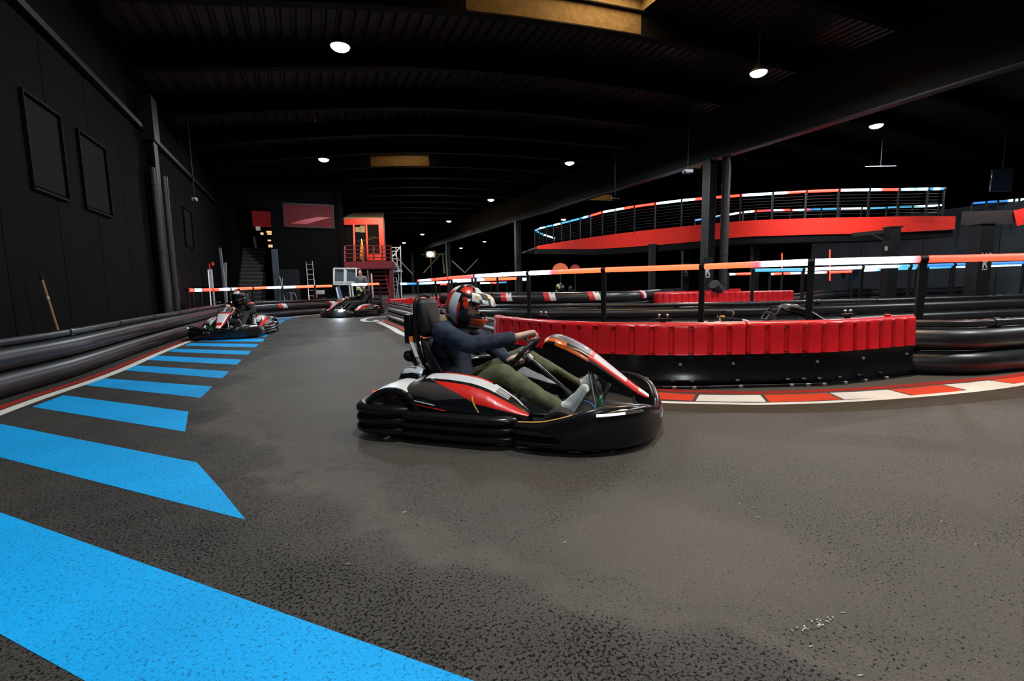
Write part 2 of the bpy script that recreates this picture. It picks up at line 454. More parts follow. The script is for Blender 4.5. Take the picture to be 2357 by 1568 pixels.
# panelled concrete wall: precast panels with vertical joints, recessed blind windows
ys = [-9]+[2.9+1.5*k for k in range(0, 16)]
for a, b in zip(ys, ys[1:]): wl.box((WX-.15, (a+b)/2, 2.3), (.3, b-a-.016, 4.6))
wl.box((WX-.22, 9, 2.3), (.3, 36, 4.6))
wl.box((WX-.2, 9, 5.9), (.3, 36, 2.6))
wall_left = struct('wall_left', wl, M_WALL, smooth=0); wall_left['label'] = 'black precast panel wall'
def blind(y0, y1, z0, z1):
    t = .03; mb = MB()
    mb.box((WX+.005, (y0+y1)/2, (z0+z1)/2), (.012, y1-y0-.1, z1-z0-.1))
    fr = MB()
    for y in (y0, y1): fr.box((WX+.02, y, (z0+z1)/2), (.045, t, z1-z0))
    for z in (z0, z1): fr.box((WX+.02, (y0+y1)/2, z), (.045, y1-y0+t, t))
    w = obj('window', mb, mat('blind_window', (.0045, .005, .0058), .85, spec=.1, var=.2), wall_left, smooth=0, label='blacked out window'); obj('window_frame', fr, M_BEAM, w, smooth=0, world=False)
yy = lambda x, y: at_x(x, y, WX).y
blind(yy(72,430), yy(155,462), 2.35, 3.55); blind(yy(195,480), yy(255,500), 2.35, 3.55); blind(yy(427,565), yy(445,572), 2.35, 3.5)
tr = MB(); tr.box((WX+.05, 9, 4.62), (.12, 36, .10)); struct('trim_1', tr, M_STEEL, smooth=0)
# far end walls, side walls
struct('wall_back', MB().box((20, 72, 4), (50, .3, 9)), M_WALL, smooth=0)
struct('wall_front', MB().box((20, -9.15, 4), (50, .3, 9)), M_WALL, smooth=0)
rw = MB().box((40.1, 32, 4), (.25, 84, 9)); struct('wall_far', rw, M_WALL, smooth=0)
rw = MB()
for k in range(8): rw.box((30, -2+3*k, 2.2), (.25, 2.97, 4.4))
struct('wall_right', rw, M_GREYW, smooth=0)

# ---- roof: arched corrugated deck over deep cross beams
ZD = [(-3.3, 5.9), (0, 6.45), (3, 7.0), (5, 7.25), (8, 7.45), (14.3, 7.6), (22, 7.85), (30, 7.5), (41, 6.8)]
ZB = [(-3.3, 5.4), (0, 5.98), (3, 6.45), (5, 6.65), (8, 6.85), (14.3, 7.0), (22, 7.2), (30, 6.9), (41, 6.2)]
DZ = [(8, .27), (10.4, .25), (12.9, .13), (15.4, 0), (18, -.07), (40, -.07)]
def prof(tab, x, y=30):
    return lerp_table(tab, x)*.5 + .25*(lerp_table(tab, x-1.4)+lerp_table(tab, x+1.4)) + lerp_table(DZ, y)
SKY = [(3.6, 8.2, -1), (3.6, 8.4, -4), (3.3, 6.0, 4), (16.5, 20.5, 3), (16.5, 22, 7)]     # skylights: x range, beam bay
BY = lambda k: 10.35+2.56*k
def in_sky(x, y):
    for a, b, k in SKY:
        if a < x < b and BY(k)+.12 < y < BY(k+1)-.02: return True
    return False
dk = MB(); x = -3.3; P = .3; xs = []
while x < 41: xs += [(x, 0), (x+.17, 0), (x+.2, .07), (x+.27, .07)]; x += P
yk = [-9] + sorted(q for k in range(-7, 24) for q in (BY(k)+.12, BY(k+1)-.02)) + [73]
rows = [[V(a, y, prof(ZD, a, y)+h) for a, h in xs] for y in yk]
n = len(xs)
vs = [p for r in rows for p in r]; fs = []
for i in range(len(yk)-1):
    for k in range(n-1):
        if in_sky((xs[k][0]+xs[k+1][0])/2, (yk[i]+yk[i+1])/2): continue
        fs.append((i*n+k, i*n+k+1, (i+1)*n+k+1, (i+1)*n+k))
ceiling = struct('ceiling', MB().add(vs, fs), M_DECK, smooth=0); ceiling['label'] = 'black corrugated steel roof deck'
top = MB(); px = [-3.5+.9*k for k in range(50)]
top.loft([[V(a, y, prof(ZD, a, y)+.62) for a in px] for y in (-9, 73)]); struct('roof', top, M_STEEL, smooth=0)
for k in range(-7, 24):
    b = MB(); X = [-3.0+.6*j for j in range(29)]+[14.3]
    if k > -3: X += [15+.9*j for j in range(28)]
    y = BY(k)
    for (dz0, dz1, w) in ((None, None, .02), (0, .03, .24), (-.03, 0, .24)):
        rows = []
        for a in X:
            zb, zt = prof(ZB, a, y), prof(ZD, a, y)-.004
            if dz0 == 0: z0, z1 = zb, zb+.03
            elif dz0 is not None: z0, z1 = zt-.03, zt
            else: z0, z1 = zb, zt
            rows.append([V(a, y-w/2, z0), V(a, y+w/2, z0), V(a, y+w/2, z1), V(a, y-w/2, z1)])
        b.loft(rows, closed=True, cap=True)
    struct('ceiling_beam', b, M_BEAM, smooth=0)
# valley girder on the column line, its twin on the wall side
PX = 14.3
g = MB(); g.box((PX, 32, 6.35), (.3, 82, 1.7)); struct('ceiling_beam', MB().box((PX, 32, 5.47), (.28, 82, .05)), mat('girder_flange', (.014,.013,.02), .5), smooth=0); struct('ceiling_beam', g, mat('girder', (.0035, .0035, .004), .6, spec=.2), smooth=0)
def struct_empty(name, label, loc):
    o = thing(name, label, None, loc); o['kind'] = 'structure'; return o
# skylights: glazed upstands, glowing amber
M_SKYL = mat('amber_glazing', (.5, .4, .25), .4, emit=(1.0, .62, .24), es=.9)
M_SKYW = mat('skylight_lining', (.16, .115, .055), .8, spec=.1, var=.2)
for i, (a, b, k) in enumerate(SKY):
    y0, y1 = BY(k)+.12, BY(k+1)-.02; ym = (y0+y1)/2; z = prof(ZD, (a+b)/2, ym)
    t = struct_empty('window_%d' % (i+5), ['amber rooflight between the two nearest roof beams', 'amber rooflight over the track behind the viewpoint', 'small amber rooflight in the middle of the main roof', 'amber rooflight behind the tall column', 'faint amber rooflight above the raised track'][i], ((a+b)/2, ym, z))
    u = MB()
    for yq, yb_ in ((y0, 0), (y1-.002, 1)):
        nn_ = 8; X8 = [a+(b-a)*q/nn_ for q in range(nn_+1)]
        u.loft([[V(q, yq, (prof(ZB, q, yq)+.03) if yb_ else prof(ZD, q, yq)), V(q, yq, prof(ZD, q, yq)+.5)] for q in X8])
    for xq in (a, b): u.add([(xq, y0, prof(ZD, xq, ym)), (xq, y1, prof(ZD, xq, ym)), (xq, y1, prof(ZD, xq, ym)+.5), (xq, y0, prof(ZD, xq, ym)+.5)], [(0,1,2,3)])
    obj('upstand', u, M_SKYW, t, smooth=0)
    gz = MB(); gz.add([(a, y0, prof(ZD, a, ym)+.42), (b, y0, prof(ZD, b, ym)+.42), (b, y1, prof(ZD, b, ym)+.42), (a, y1, prof(ZD, a, ym)+.42)], [(0,1,2,3)]); obj('glazing', gz, M_SKYL, t, smooth=0)
    ld = bpy.data.lights.new('rooflight', 'AREA'); ld.shape = 'RECTANGLE'; ld.size = b-a-.3; ld.size_y = y1-y0-.3; ld.energy = [260, 1150, 30, 25, 30][i]; ld.color = [(1, .66, .34), (1, .76, .52), (1, .66, .34), (1, .66, .34), (1, .66, .34)][i]
    lo = bpy.data.objects.new('rooflight', ld); COL.objects.link(lo); lo.location = ((a+b)/2, ym, z+.36)

# ---- columns
def column(name, label, x, y, z1, w=.3, pipe=False):
    mb = MB(); t = .03
    for s in (-1, 1): mb.box((x+s*w*.5, y, z1/2), (t, w, z1))
    mb.box((x, y, z1/2), (w, t, z1)); mb.box((x, y, .02), (w*1.6, w*1.6, .04))
    o = struct(name, mb, M_STEELG, smooth=0); o['label'] = label; return o
pil = column('pillar', 'tall steel column carrying the roof girder', 14.3, 13.9, 5.5, .34)
pp = MB(); x0, y0 = 14.66, 13.45
pp.tube(smooth_path([V(14.45,13.75,5.7), V(14.6,13.5,5.55), V(x0,y0,5.2), V(x0,y0,4.6)], 4)+[V(x0,y0,.1)], .15, 16)
for z in (4.5, 2.0, .9): pp.tube([V(x0,y0,z), V(x0,y0,z+.06)], .162, 16)
dp = obj('drainpipe', pp, M_STEELG); tag(dp, 'thick rainwater pipe running down beside the tall roof column', 'pipe')
for y in (-3.5, 31.3, 48.7, 66.1): column('pillar', 'distant roof column', 14.3, y, 5.5, .34)
# left wall column with its two drainpipes
cl = MB(); Y0 = yy(330,600); Y1 = yy(384,600)
cl.box((WX+.10, (Y0+Y1)/2, 2.7), (.2, .12, 5.4)); cl.box((WX+.2, (Y0+Y1)/2, 2.7), (.03, .34, 5.4))
cl.box((WX+.12, (Y0+Y1)/2, 4.9), (.28, .5, 1.0)); o = struct('pillar', cl, M_STEEL, smooth=0); o['label'] = 'steel wall column'
dpl = []
for q, (f, lb) in enumerate(((yy(352,600), 'black drainpipe on the panel wall, on the near side of the wall column'), (yy(376,600), 'black drainpipe on the panel wall, on the far side of the wall column'))):
    p = MB(); p.tube([V(WX+.17, f, .02), V(WX+.17, f, 3.78)], .085, 14)
    for z in (.9, 1.9, 3.4): p.tube([V(WX+.17, f, z), V(WX+.17, f, z+.05)], .096, 14)
    dpl.append(tag(obj('drainpipe', p, mat('pipe_black', (.02, .021, .023), .35, var=.2)), lb, 'pipe', 'drainpipes on the panel wall'))

# ---- high bay lamps
M_LENS = mat('lamp_lens', (.9, .95, 1), .3, emit=(.86, .97, 1.0), es=14)
def lamp_proto():
    t = thing('high_bay_lamp', None, 'lamp')
    h = MB(); h.lathe([(.05, .20), (.07, .16), (.10, .12), (.17, .075), (.2, .05), (.21, 0), (.195, -.005), (.19, .02)], n=24); obj('housing', h, M_STEELG, t, world=False)
    l = MB(); l.lathe([(.19, .008), (.18, -.03), (.14, -.062), (.08, -.084), (.0001, -.092)], n=24, cap=False); obj('lens', l, M_LENS, t, world=False)
    c = MB(); c.tube([V(0,0,.19), V(0,0,.75)], .008, 8); obj('cable', c, M_STEEL, t, world=False)
    return t
LAMPS = [((783,107), 'round ceiling lamp above the zebra stripes, the largest looking'), ((745,367), 'round ceiling lamp second along the row over the zebra stripes'), ((734,462), 'round ceiling lamp third along the row, just before the red lit panel'),
 ((1746,167), 'bright round ceiling lamp beside the sloping girder, above the red corner barrier'), ((1311,375), 'round ceiling lamp second along the row beside the girder'), ((1130,460), 'round ceiling lamp third along the row beside the girder'),
 ((1033,509), 'round ceiling lamp fourth along the row beside the girder'), ((972,539), 'tiny ceiling lamp fifth along the row beside the girder'), ((930,559), 'tiny ceiling lamp farthest along the row, over the scaffold tower'),
 ((2017,289), 'round ceiling lamp beyond the sloping girder, over the raised track'), ((1297,505), 'small ceiling lamp over the blue tip of the raised track'), ((1115,556), 'tiny distant ceiling lamp under the faint amber rooflight band'), ((1061,571), 'tiny distant ceiling lamp next to the warm floodlight')]
lp0 = lamp_proto(); POS = [at_z(x, y, 6.0) for (x, y), _ in LAMPS]
EXTRA = [(1.1, 1.6), (1.1, -7), (10.5, -.5), (19.3, .8), (19.3, 19.5), (25.5, 9)]  # rows carried on unseen; the last is added to brighten wall_right
def add_lamp(i, p, label, e):
    global lp0
    t = lp0 if i == 0 else copy_tree(lp0)
    t.location = p; tag(t, label, 'lamp', 'round high bay ceiling lamps')
    # stretch the cable to the deck above
    c = [q for q in t.children if q.name.startswith('cable')][0]; gap = prof(ZD, p.x, p.y)-p.z-.19
    if i: c.data = c.data.copy()
    for v in c.data.vertices:
        if v.co.z > .3: v.co.z = .17+gap
    if e:
        ld = bpy.data.lights.new('lamp_light', 'AREA'); ld.shape = 'DISK'; ld.size = .34; ld.energy = e; ld.color = (.88, .96, 1.0)
        lo = bpy.data.objects.new('lamp_light', ld); COL.objects.link(lo); lo.location = p-V(0, 0, .11)
for i, ((px_, lb), p) in enumerate(zip(LAMPS, POS)): add_lamp(i, p, lb, 310 if p.x < 15 else 520)
# ================================================================== BARRIERS
M_TUBE = mat('black_polyethylene', (.014, .014, .0165), .34, spec=.5, var=.45, vscale=3, bump=.08, bscale=60)
M_TUBE2 = mat('black_polyethylene_rail', (.016, .016, .018), .3, spec=.5)
M_REDP = mat('red_barrier_plastic', (.60, .012, .018), .30, spec=.5, var=.12, vscale=5, bump=.05, bscale=90)
M_SKIRT = mat('black_skirt', (.006, .006, .007), .22, spec=.4, bump=.04, bscale=12)
M_BOLT = mat('zinc_bolt', (.55, .55, .56), .35, metal=1)
M_STW = mat('sticker_white', (.75, .75, .75), .4); M_STR = mat('sticker_red', (.62, .03, .03), .4)
def offs(path, o):
    out = []; N = len(path)
    for i in range(N):
        t = path[min(i+1, N-1)]-path[max(i-1, 0)]; t.z = 0; t.normalize(); out.append(path[i]+V(t.y, -t.x, 0)*o)
    return out
def lift(path, z): return [V(p.x, p.y, p.z+z) for p in path]
def tube_run(label, path, side=-1, lower=(.125, .125), upper=(.37, .12), rail=(.535, .042), step=1.6, stickers=(), group=None, couple=True, base=0.):
    """stacked black tubes; the path is the foot of the track side, side=-1 puts the tubes to its left"""
    path = resample(path, .22); c = path[len(path)//2]
    t = thing('tube_barrier', label, 'barrier', (c.x, c.y, base), 0, group)
    tubes = {}
    if lower: tubes['lower_tube'] = (lift(offs(path, side*lower[1]), lower[0]+base), lower[1], M_TUBE)
    if upper: tubes['upper_tube'] = (lift(offs(path, side*(upper[1]+.025)), upper[0]+base), upper[1], M_TUBE)
    if rail: tubes['top_rail'] = (lift(offs(path, side*.13), rail[0]+base), rail[1], M_TUBE2)
    for k, (p, r, m) in tubes.items(): obj(k, MB().tube(p, r, 20 if r > .1 else 12), m, t)
    if rail and couple:
        rp = tubes['top_rail'][0]; cp = resample(rp, step)
        for a in cp[1:-1]:
            i = min(range(len(rp)), key=lambda j: (rp[j]-a).length); i = min(max(i, 1), len(rp)-2); d = (rp[i+1]-rp[i-1]).normalized()
            mb = MB().tube([a-d*.05, a+d*.05], rail[1]+.008, 14); obj('coupling', mb, M_TUBE2, t)
        for a in resample(rp, step*2)[::1]:
            i = min(range(len(path)), key=lambda j: (rp[j]-a).length); q = path[i]
            z0 = base; mb = MB().bar(V(a.x, a.y, z0), V(a.x, a.y, rail[0]+base), .05, .02); obj('stake', mb, M_STEEL, t)
    up, ur, _ = tubes['upper_tube'] if upper else tubes['lower_tube']
    for s0 in stickers:
        i = min(range(2, len(up)-2), key=lambda j: abs(proj_x(up[j])-s0)); tt = (up[i+1]-up[i-1]).normalized(); nn = V(tt.y, -tt.x, 0)*(-side)
        sk = MB(); W = .17
        for q, (w0, w1) in enumerate(((-W, 0), (0, W))):
            rows = []
            for k in range(13):
                a = math.radians(-25+135*k/12); sl = -.10*(k/12)*(1 if proj_x(up[i]+tt)>proj_x(up[i]) else -1)
                rows.append([up[i]+tt*(w+sl)+(nn*math.cos(a)+V(0,0,1)*math.sin(a))*(ur+.004) for w in (w0, w1)])
            sk.loft(rows, m=q)
        # the small emblem on the white half
        a = math.radians(60); cpt = up[i]+tt*(W*.5-.05)+(nn*math.cos(a)+V(0,0,1)*math.sin(a))*(ur+.007); ux = tt; uy = (V(0,0,1)*math.cos(a)-nn*math.sin(a))
        sk.prism([(-.03,-.03),(.03,-.03),(.012,0),(.03,.035),(-.02,.03)], cpt, ux, uy, (nn*math.cos(a)+V(0,0,1)*math.sin(a))*.001, m=2)
        obj('sticker', sk, [M_STR, M_STW, M_STEEL] if proj_x(up[i]+tt*W) > proj_x(up[i]) else [M_STW, M_STR, M_STEEL], t, label='red and white wrap sticker')
    return t
def proj_x(p):
    v = p-EYE; z = v.dot(FWD); return CX+FPX*v.dot(RGT)/z if z > .05 else -1e6
tube_run('long black tube barrier along the panel wall, bending round behind the far karts', LB, -1, stickers=(573, 653, 760), group='black tube barriers')
# ---- red corner barrier
def rib_path(path, pitch):
    p = resample(path, .008); L = 0; S = [0]
    for a, b in zip(p, p[1:]): L += (b-a).length; S.append(L)
    n = round(L/pitch); pt = L/n; out = []
    for k in range(n):
        for f, o in ((.03, -.026), (.15, -.026), (.22, 0), (.5, .003), (.90, 0), (.96, -.026)):
            s = (k+f)*pt; i = min(range(len(S)), key=lambda j: abs(S[j]-s)); out.append((p[i], o))
    return out
def red_panel(path, z0, z1, pitch, t, thick=.13, side=1):
    st = rib_path(path, pitch); secs = []
    for _, o in st:
        b = o*side; r = .035; s = side
        c = max(b*s, 0)*s if False else (0 if o < 0 else b)
        secs.append([(b+.006*s, z0), (b, z0+.02), (b-.004*s, (z0+z1)/2), (b-.008*s, z1-r-.045), (b*.75-.010*s, z1-r-.022), (c-.012*s, z1-r), (c-.012*s-r*.35*s, z1-r*.3), (c-.012*s-r*s, z1), (-thick*.55*s, z1), (-thick*s, z1-.012), (-thick*s, z0)])
    # the two ends close without ribs
    return obj('rib_panel', MB().sweep([p for p, _ in st], secs), M_REDP, t, smooth=50, bevel=0)
TOPL = [(1176,731),(1186,732.5),(1198,733.5),(1220,735),(1267,738.5),(1313,741),(1365,742.8),(1477,744.5),(1600,744),(1722,741.5),(1826,739.5),(1926,737),(2020,732),(2114,726.5)]
RP = smooth_path([V(at_z(x, y, .63).x, at_z(x, y, .63).y, 0) for x, y in TOPL], 8)
e = RP[0]; RP = smooth_path([V(e.x-.02, e.y+.55, 0), V(e.x-.07, e.y+.18, 0)], 4)[:-1]+RP          # the near end curls back along the island
iS = min(range(len(RP)), key=lambda i: abs(proj_x(V(RP[i].x, RP[i].y, .63))-1722))
t = thing('corner_barrier', 'long ribbed red corner barrier on a black skirt behind the racing kart', 'barrier', (RP[iS].x, RP[iS].y, 0), 0, 'ribbed red corner barriers')
red_panel(RP[:iS+1], .325, .632, .185, t); red_panel(RP[iS:], .325, .632, .185, t)
rr = resample(RP, .12)
skp = MB(); skp.sweep(rr, [(-.03,.02),(-.012,.05),(.012,.085),(.004,.11),(-.02,.16),(-.022,.34),(-.10,.34),(-.10,.02)]); obj('skirt', skp, M_SKIRT, t, smooth=50)
fr = MB(); fr.sweep(rr, [(.02,0),(.02,.006),(-.16,.006),(-.16,0)]); obj('base_plate', fr, M_STEEL, t)
def on_path(P, px):
    i = min(range(1, len(P)-1), key=lambda j: abs(proj_x(P[j])-px)); d = (P[i+1]-P[i-1]); d.z = 0; d.normalize(); return P[i], d, V(d.y, -d.x, 0)
for px in (1568, 1683, 1880, 1990, 2083):
    p, d, n_ = on_path(RP, px); b = MB(); c = p-n_*.02+V(0,0,.235); b.tube([c, c+n_*.012], .014, 10); b.tube([c+n_*.012, c+n_*.018], .008, 6); obj('bolt', b, M_BOLT, t)
for px in (1380, 1470, 1555, 1590, 1703, 1820, 1857, 1895, 1940, 1985, 2030):
    p, d, n_ = on_path(RP, px); c = p+n_*.018+V(0,0,.018); b = MB().box(c, (.04, .03, .028), Matrix.Rotation(math.atan2(d.y, d.x), 3, 'Z')); obj('anchor', b, M_BOLT, t, bevel=.004)
for px in (1208, 1530, 2010):      # clamps with two domed bolts on the rear edge
    p, d, n_ = on_path(RP, px); c = p-n_*.30+V(0,0,.64); b = MB(); b.box(c, (.16, .05, .03), Matrix.Rotation(math.atan2(d.y, d.x), 3, 'Z')); b.box(c-V(0,0,.3), (.05, .03, .6), Matrix.Rotation(math.atan2(d.y, d.x), 3, 'Z')); o = obj('clamp', b, M_STEEL, t)
    for s in (-.04, .04):
        q = c+d*s; b = MB(); b.tube([q, q+V(0,0,.035)], .007, 8); b.ell(q+V(0,0,.045), .016); obj('domed_bolt', b, M_BOLT, o)
for px in (1714, 2052):          # stub on top of the second panel
    p, d, n_ = on_path(RP, px)
    if px > 2000: obj('lug', MB().box(p-n_*.07+V(0,0,.64), (.05, .04, .03), Matrix.Rotation(math.atan2(d.y, d.x), 3, 'Z')), M_REDP, t, bevel=.006)
# tubes that carry on from both ends of the red barrier
Rend = RP[-1]
right_path = smooth_path([Rend+V(-.02,.03,0), G(2240,867), G(2357,857), G(2600,832), G(2950,785)], 6)
tube_run('near black tube barrier carrying on from the end of the red corner barrier', right_path, -1, group='black tube barriers', step=.9)
tube_run('black tube barrier on the island flank behind the racing driver', [V(RP[0].x-.02, RP[0].y+.05, 0)]+smooth_path(FL[1:], 5), 1, group='black tube barriers', step=1.1)
# red panels at the far island corner, seen from inside
t = thing('corner_barrier', 'red ribbed barrier at the far island corner behind the headrest', 'barrier', tuple(at_z(894,734,0)), 0, 'ribbed red corner barriers')
fc = smooth_path([at_d(898,690,14.9), at_d(960,686,16), at_d(1040,683,17.3)], 8); fc = [V(p.x, p.y, 0) for p in fc]
red_panel(fc, .30, .64, .19, t, side=1); obj('skirt', MB().sweep(resample(fc,.3), [(-.02,0),(-.02,.31),(-.1,.31),(-.1,0)]), M_SKIRT, t)
# second red barrier further back
t = thing('corner_barrier', 'short ribbed red barrier further back, at the foot of the tall column', 'barrier', tuple(ground_at(1680,15)), 0, 'ribbed red corner barriers')
sb = [at_d(1700,664,17.2), at_d(1600,665,16.6), at_d(1530,667,16), at_d(1506,670,15.3), at_d(1513,672,14.8), at_d(1560,673,14.6), at_d(1680,673,14.7), at_d(1760,671,14.9), at_d(1828,669,15.1)]
sb = smooth_path([V(p.x, p.y, 0) for p in sb], 7)
red_panel(sb, .355, .69, .19, t); obj('skirt', MB().sweep(resample(sb,.2), [(-.02,0),(-.02,.36),(-.1,.36),(-.1,0)]), M_SKIRT, t)
p, d, n_ = on_path(sb[20:], 1690); b = MB().box(p-n_*.06+V(0,0,.72), (.36, .05, .10), Matrix.Rotation(math.atan2(d.y, d.x), 3, 'Z')); obj('joint_block', b, M_REDP, t, bevel=.01)
zp = lambda pts, z: [V(at_z(x, y, z).x, at_z(x, y, z).y, 0) for x, y in pts]
tube_run('black tube barrier crossing behind the red corner barrier and the parked kart', smooth_path(zp([(1060,702),(1150,702),(1300,700.5),(1480,699),(1722,695),(1938,690),(2357,678),(2600,671)], .577), 5), -1, group='black tube barriers')
tube_run('black tube barrier leading away from the short red barrier', smooth_path([sb[-1]]+zp([(1960,665.5),(2170,660.5),(2357,654)], .577)+[], 5), -1, group='black tube barriers')
rb = [at_d(1010,697,15.2), at_d(1100,696,14.6), at_d(1165,695,14.2), at_d(1263,692,13.9), at_d(1368,688,13.8), at_d(1470,684,14.3), at_d(1530,680,16.6), at_d(1580,678,18.6)]
tube_run('raised black tube barrier with four red and white stickers', smooth_path([V(p.x, p.y, 0) for p in rb], 5), -1, lower=(.20,.19), upper=(.60,.17), rail=None, stickers=(1165,1263,1368,1470), group='black tube barriers')

# ================================================================== LED RAILS
LR = (6.5, .17, .075); LO = (5.5, .31, .10); LW = (3.0, 4.6, 5.6); LB_ = (.015, .25, .80); LC = (.10, .58, .95); LP = (5.0, .16, .36)
def rail(label, pts, cols, r=.04, post=.075, z0=0., group='glowing guard rails', posts=None, foot=None, close=.0, strength=1.0, cat='guard rail'):
    pts = [Vector(p) for p in pts]; c = pts[len(pts)//2]
    t = thing('light_rail', label, cat, (c.x, c.y, z0), 0, group)
    for i, p in enumerate(pts):
        if posts is not None and i not in posts: continue
        q = pts[min(i+1, len(pts)-1)]-pts[max(i-1, 0)]; a = math.atan2(q.y, q.x)
        zf = z0 if foot is None else foot
        mb = MB(); R3 = Matrix.Rotation(a, 3, 'Z'); mb.box((p.x, p.y, (zf+p.z+r+.01)/2), (post, post*.5, p.z+r+.01-zf), R3)
        mb.tube([p-q.normalized()*post*.5, p+q.normalized()*post*.5], r+.007, 14)
        obj('post', mb, M_STEEL, t, smooth=40)
    for i in range(len(pts)-1):
        a, b = pts[i], pts[i+1]; st = cols[i]
        if st is None: continue
        if isinstance(st[0], (int, float)): st = [(0, st), (1, st)]
        N = 1 if len(st) == 2 and st[0][1] == st[1][1] else 14
        ts = [k/N for k in range(N+1)]; d = (b-a); g = min(.5*post/d.length, .2)
        P = [a+d*(g+(1-2*g)*s) for s in ts]; mb = MB().tube(P, r, 14)
        o = obj('light_tube', mb, led_mat(strength), t)
        at = o.data.color_attributes.new('led', 'FLOAT_COLOR', 'POINT')
        for vi in range(len(o.data.vertices)):
            s = ts[min(vi//14, N)]; c0 = None
            for (s0, ca), (s1, cb) in zip(st, st[1:]):
                if s0 <= s <= s1:
                    f = (s-s0)/max(s1-s0, 1e-6); c0 = [ca[k]+(cb[k]-ca[k])*f for k in range(3)]; break
            at.data[vi].color = (*(c0 or st[-1][1]), 1)
    return t
NR = [at_z(x, y, 1.23) for x, y in ((962,646.3),(1003,643.2),(1033,640.2),(1094,635.5),(1217,629),(1390,621.5),(1617,614),(1868,603.6),(2125,596.7))]
q = NR[-1]+(NR[-1]-NR[-2]).normalized()*1.15+V(.22,.05,0); NR.append(V(q.x, q.y, 1.23))
rail('near red and white glowing guard rail across the island behind the red corner barrier', NR,
     [[(0,LR),(.12,LR),(.2,LW),(.7,LW),(.8,LR),(1,LR)], LR, [(0,LR),(.75,LR),(1,LP)], LW, [(0,LW),(.16,LW),(.34,LP),(.46,LO),(1,LO)], LO, [(0,LO),(.45,LO),(.6,LP),(.7,LW),(1,LW)], [(0,LW),(.82,LW),(.95,LP),(1,LR)], LR])
FR = [at_d(x, y, d) for x, y, d in ((431,668,12.6),(443,668,13.2),(463,667.6,14),(487,667.2,14.9),(529,665.8,15.9),(581,663.5,16.9),(649,661.5,17.8),(724,659.5,18.5),(766,658.2,19))]
rail('red and white glowing guard rail behind the tube barrier, before the stairs and ladder', FR,
     [LR, LW, LR, [(0,LR),(.35,LR),(.45,LW),(1,LW)], [(0,LW),(.1,LW),(.25,LR),(1,LO)], [(0,LO),(.45,LO),(.62,LW),(1,LW)], [(0,LW),(.25,LW),(.4,LO),(1,LO)], LO], posts=range(0, 8), r=.045)
rail('short white and orange glowing rail above the farthest kart', [at_d(808,655.5,19.6), at_d(874,653.5,20.2)], [[(0,LW),(.45,LW),(.55,LO),(1,LO)]], posts=(1,), r=.05)
rail('blue and white glowing rail beside the scaffold tower', [at_d(x, y, 22) for x, y in ((920,653.6),(961,653),(1002,651),(1050,648),(1098,645.5))], [[(0,LW),(.3,LW),(.4,LC),(1,LB_)], [(0,LC),(1,LW)], [(0,LW),(1,LC)], LW], r=.05)
rail('white and orange glowing rail just behind the racing helmet', [at_d(x, y, 16.5) for x, y in ((1040,646),(1087,645),(1145,642.3),(1191,641))], [LW, [(0,LW),(.2,LW),(.5,LO),(1,LO)], LO], r=.05)
rail('faint distant glowing rail of red and white dashes under the warm floodlight', [at_d(x, y, 30) for x, y in ((1012,655),(1030,654.6),(1104,652),(1130,651.6),(1146,651),(1167,650))], [LR, None, LW, LR, LB_], r=.05)
rail('stubby white glowing rail beside the first post of the near rail', [at_d(1200,643,17), at_d(1214,642.6,17)], [LW], r=.05)
AR = [at_d(x, y, 12.6) for x, y in ((1733,622.5),(1849,620.5),(1985,615.5),(2095,612.5),(2196,609.5),(2263,607.8),(2357,605),(2440,602.5))]
rail('blue and white glowing guard rail beyond the parked kart', AR, [LC, LW, [(0,LW),(.5,LW),(.8,LC),(1,LC)], [(0,LC),(.3,LB_),(1,LB_)], LB_, LB_, LB_], r=.042)
for k, (lb, pts, cc) in enumerate((
  ('short red glowing rail just past the drainpipe of the tall column', [(1676,631.5),(1733,630)], [[(0,LW),(.12,LW),(.25,LR),(1,LR)]]),
  ('thin red and white glowing rail beneath the blue one', [(1772,631),(1800,630),(1846,628.5),(1905,627),(1962,625)], [[(0,LW),(.3,LR),(1,LR)], [(0,LR),(.4,LR),(.6,LW),(1,LR)], [(0,LW),(.5,LW),(1,LR)], LR]),
  ('white and blue glowing rail below the blue one, nearer the lettered column', [(1985,623),(2060,620),(2110,617.5),(2135,617),(2190,614.5),(2275,612.5),(2357,609)], [[(0,LW),(.5,LC),(1,LC)], LC, LB_, [(0,LC),(1,LC)], [(0,LC),(.5,LW),(1,LW)], LW]))):
    rail(lb, [at_d(x, y, 19) for x, y in pts], cc, r=.045)
# ================================================================== KART (x forward, y left, z up; 2 m long)
K_BLK = mat('kart_black_plastic', (.008, .008, .009), .24, spec=.5, bump=.03, bscale=40)
K_MAT = mat('kart_matte_black', (.006, .006, .0065), .55)
K_REFL = mat('kart_floor_reflection', (.045, .038, .034), .35, spec=.5)  # tone of the floor reflection painted on the black pods
K_RED = mat('kart_red_gloss', (.62, .018, .012), .28, coat=.3)
K_ORG = mat('kart_orange_gloss', (.70, .13, .02), .28, coat=.3)
K_WHT = mat('kart_white_gloss', (.62, .64, .66), .3, coat=.3)
K_GRY = mat('kart_grey_decal', (.07, .07, .075), .4)
K_GLD = mat('kart_gold_trim', (.50, .28, .08), .35)
K_STL = mat('kart_steel', (.35, .35, .36), .35, metal=1)
K_TYR = mat('kart_tyre', (.012, .012, .012), .75, bump=.2, bscale=120)
K_CHR = mat('headlight_chrome', (.5, .5, .5), .15, metal=1)
K_LED = mat('headlight_led', (.9, .9, .9), .3, emit=(.95, 1.0, .92), es=2.2)
K_LEDB = mat('headlight_led_full', (.9, .9, .9), .3, emit=(.75, .9, 1.0), es=60.0)
K_TAIL = mat('tail_light_red', (.5, .02, .01), .3, emit=(1.0, .06, .02), es=1.4)
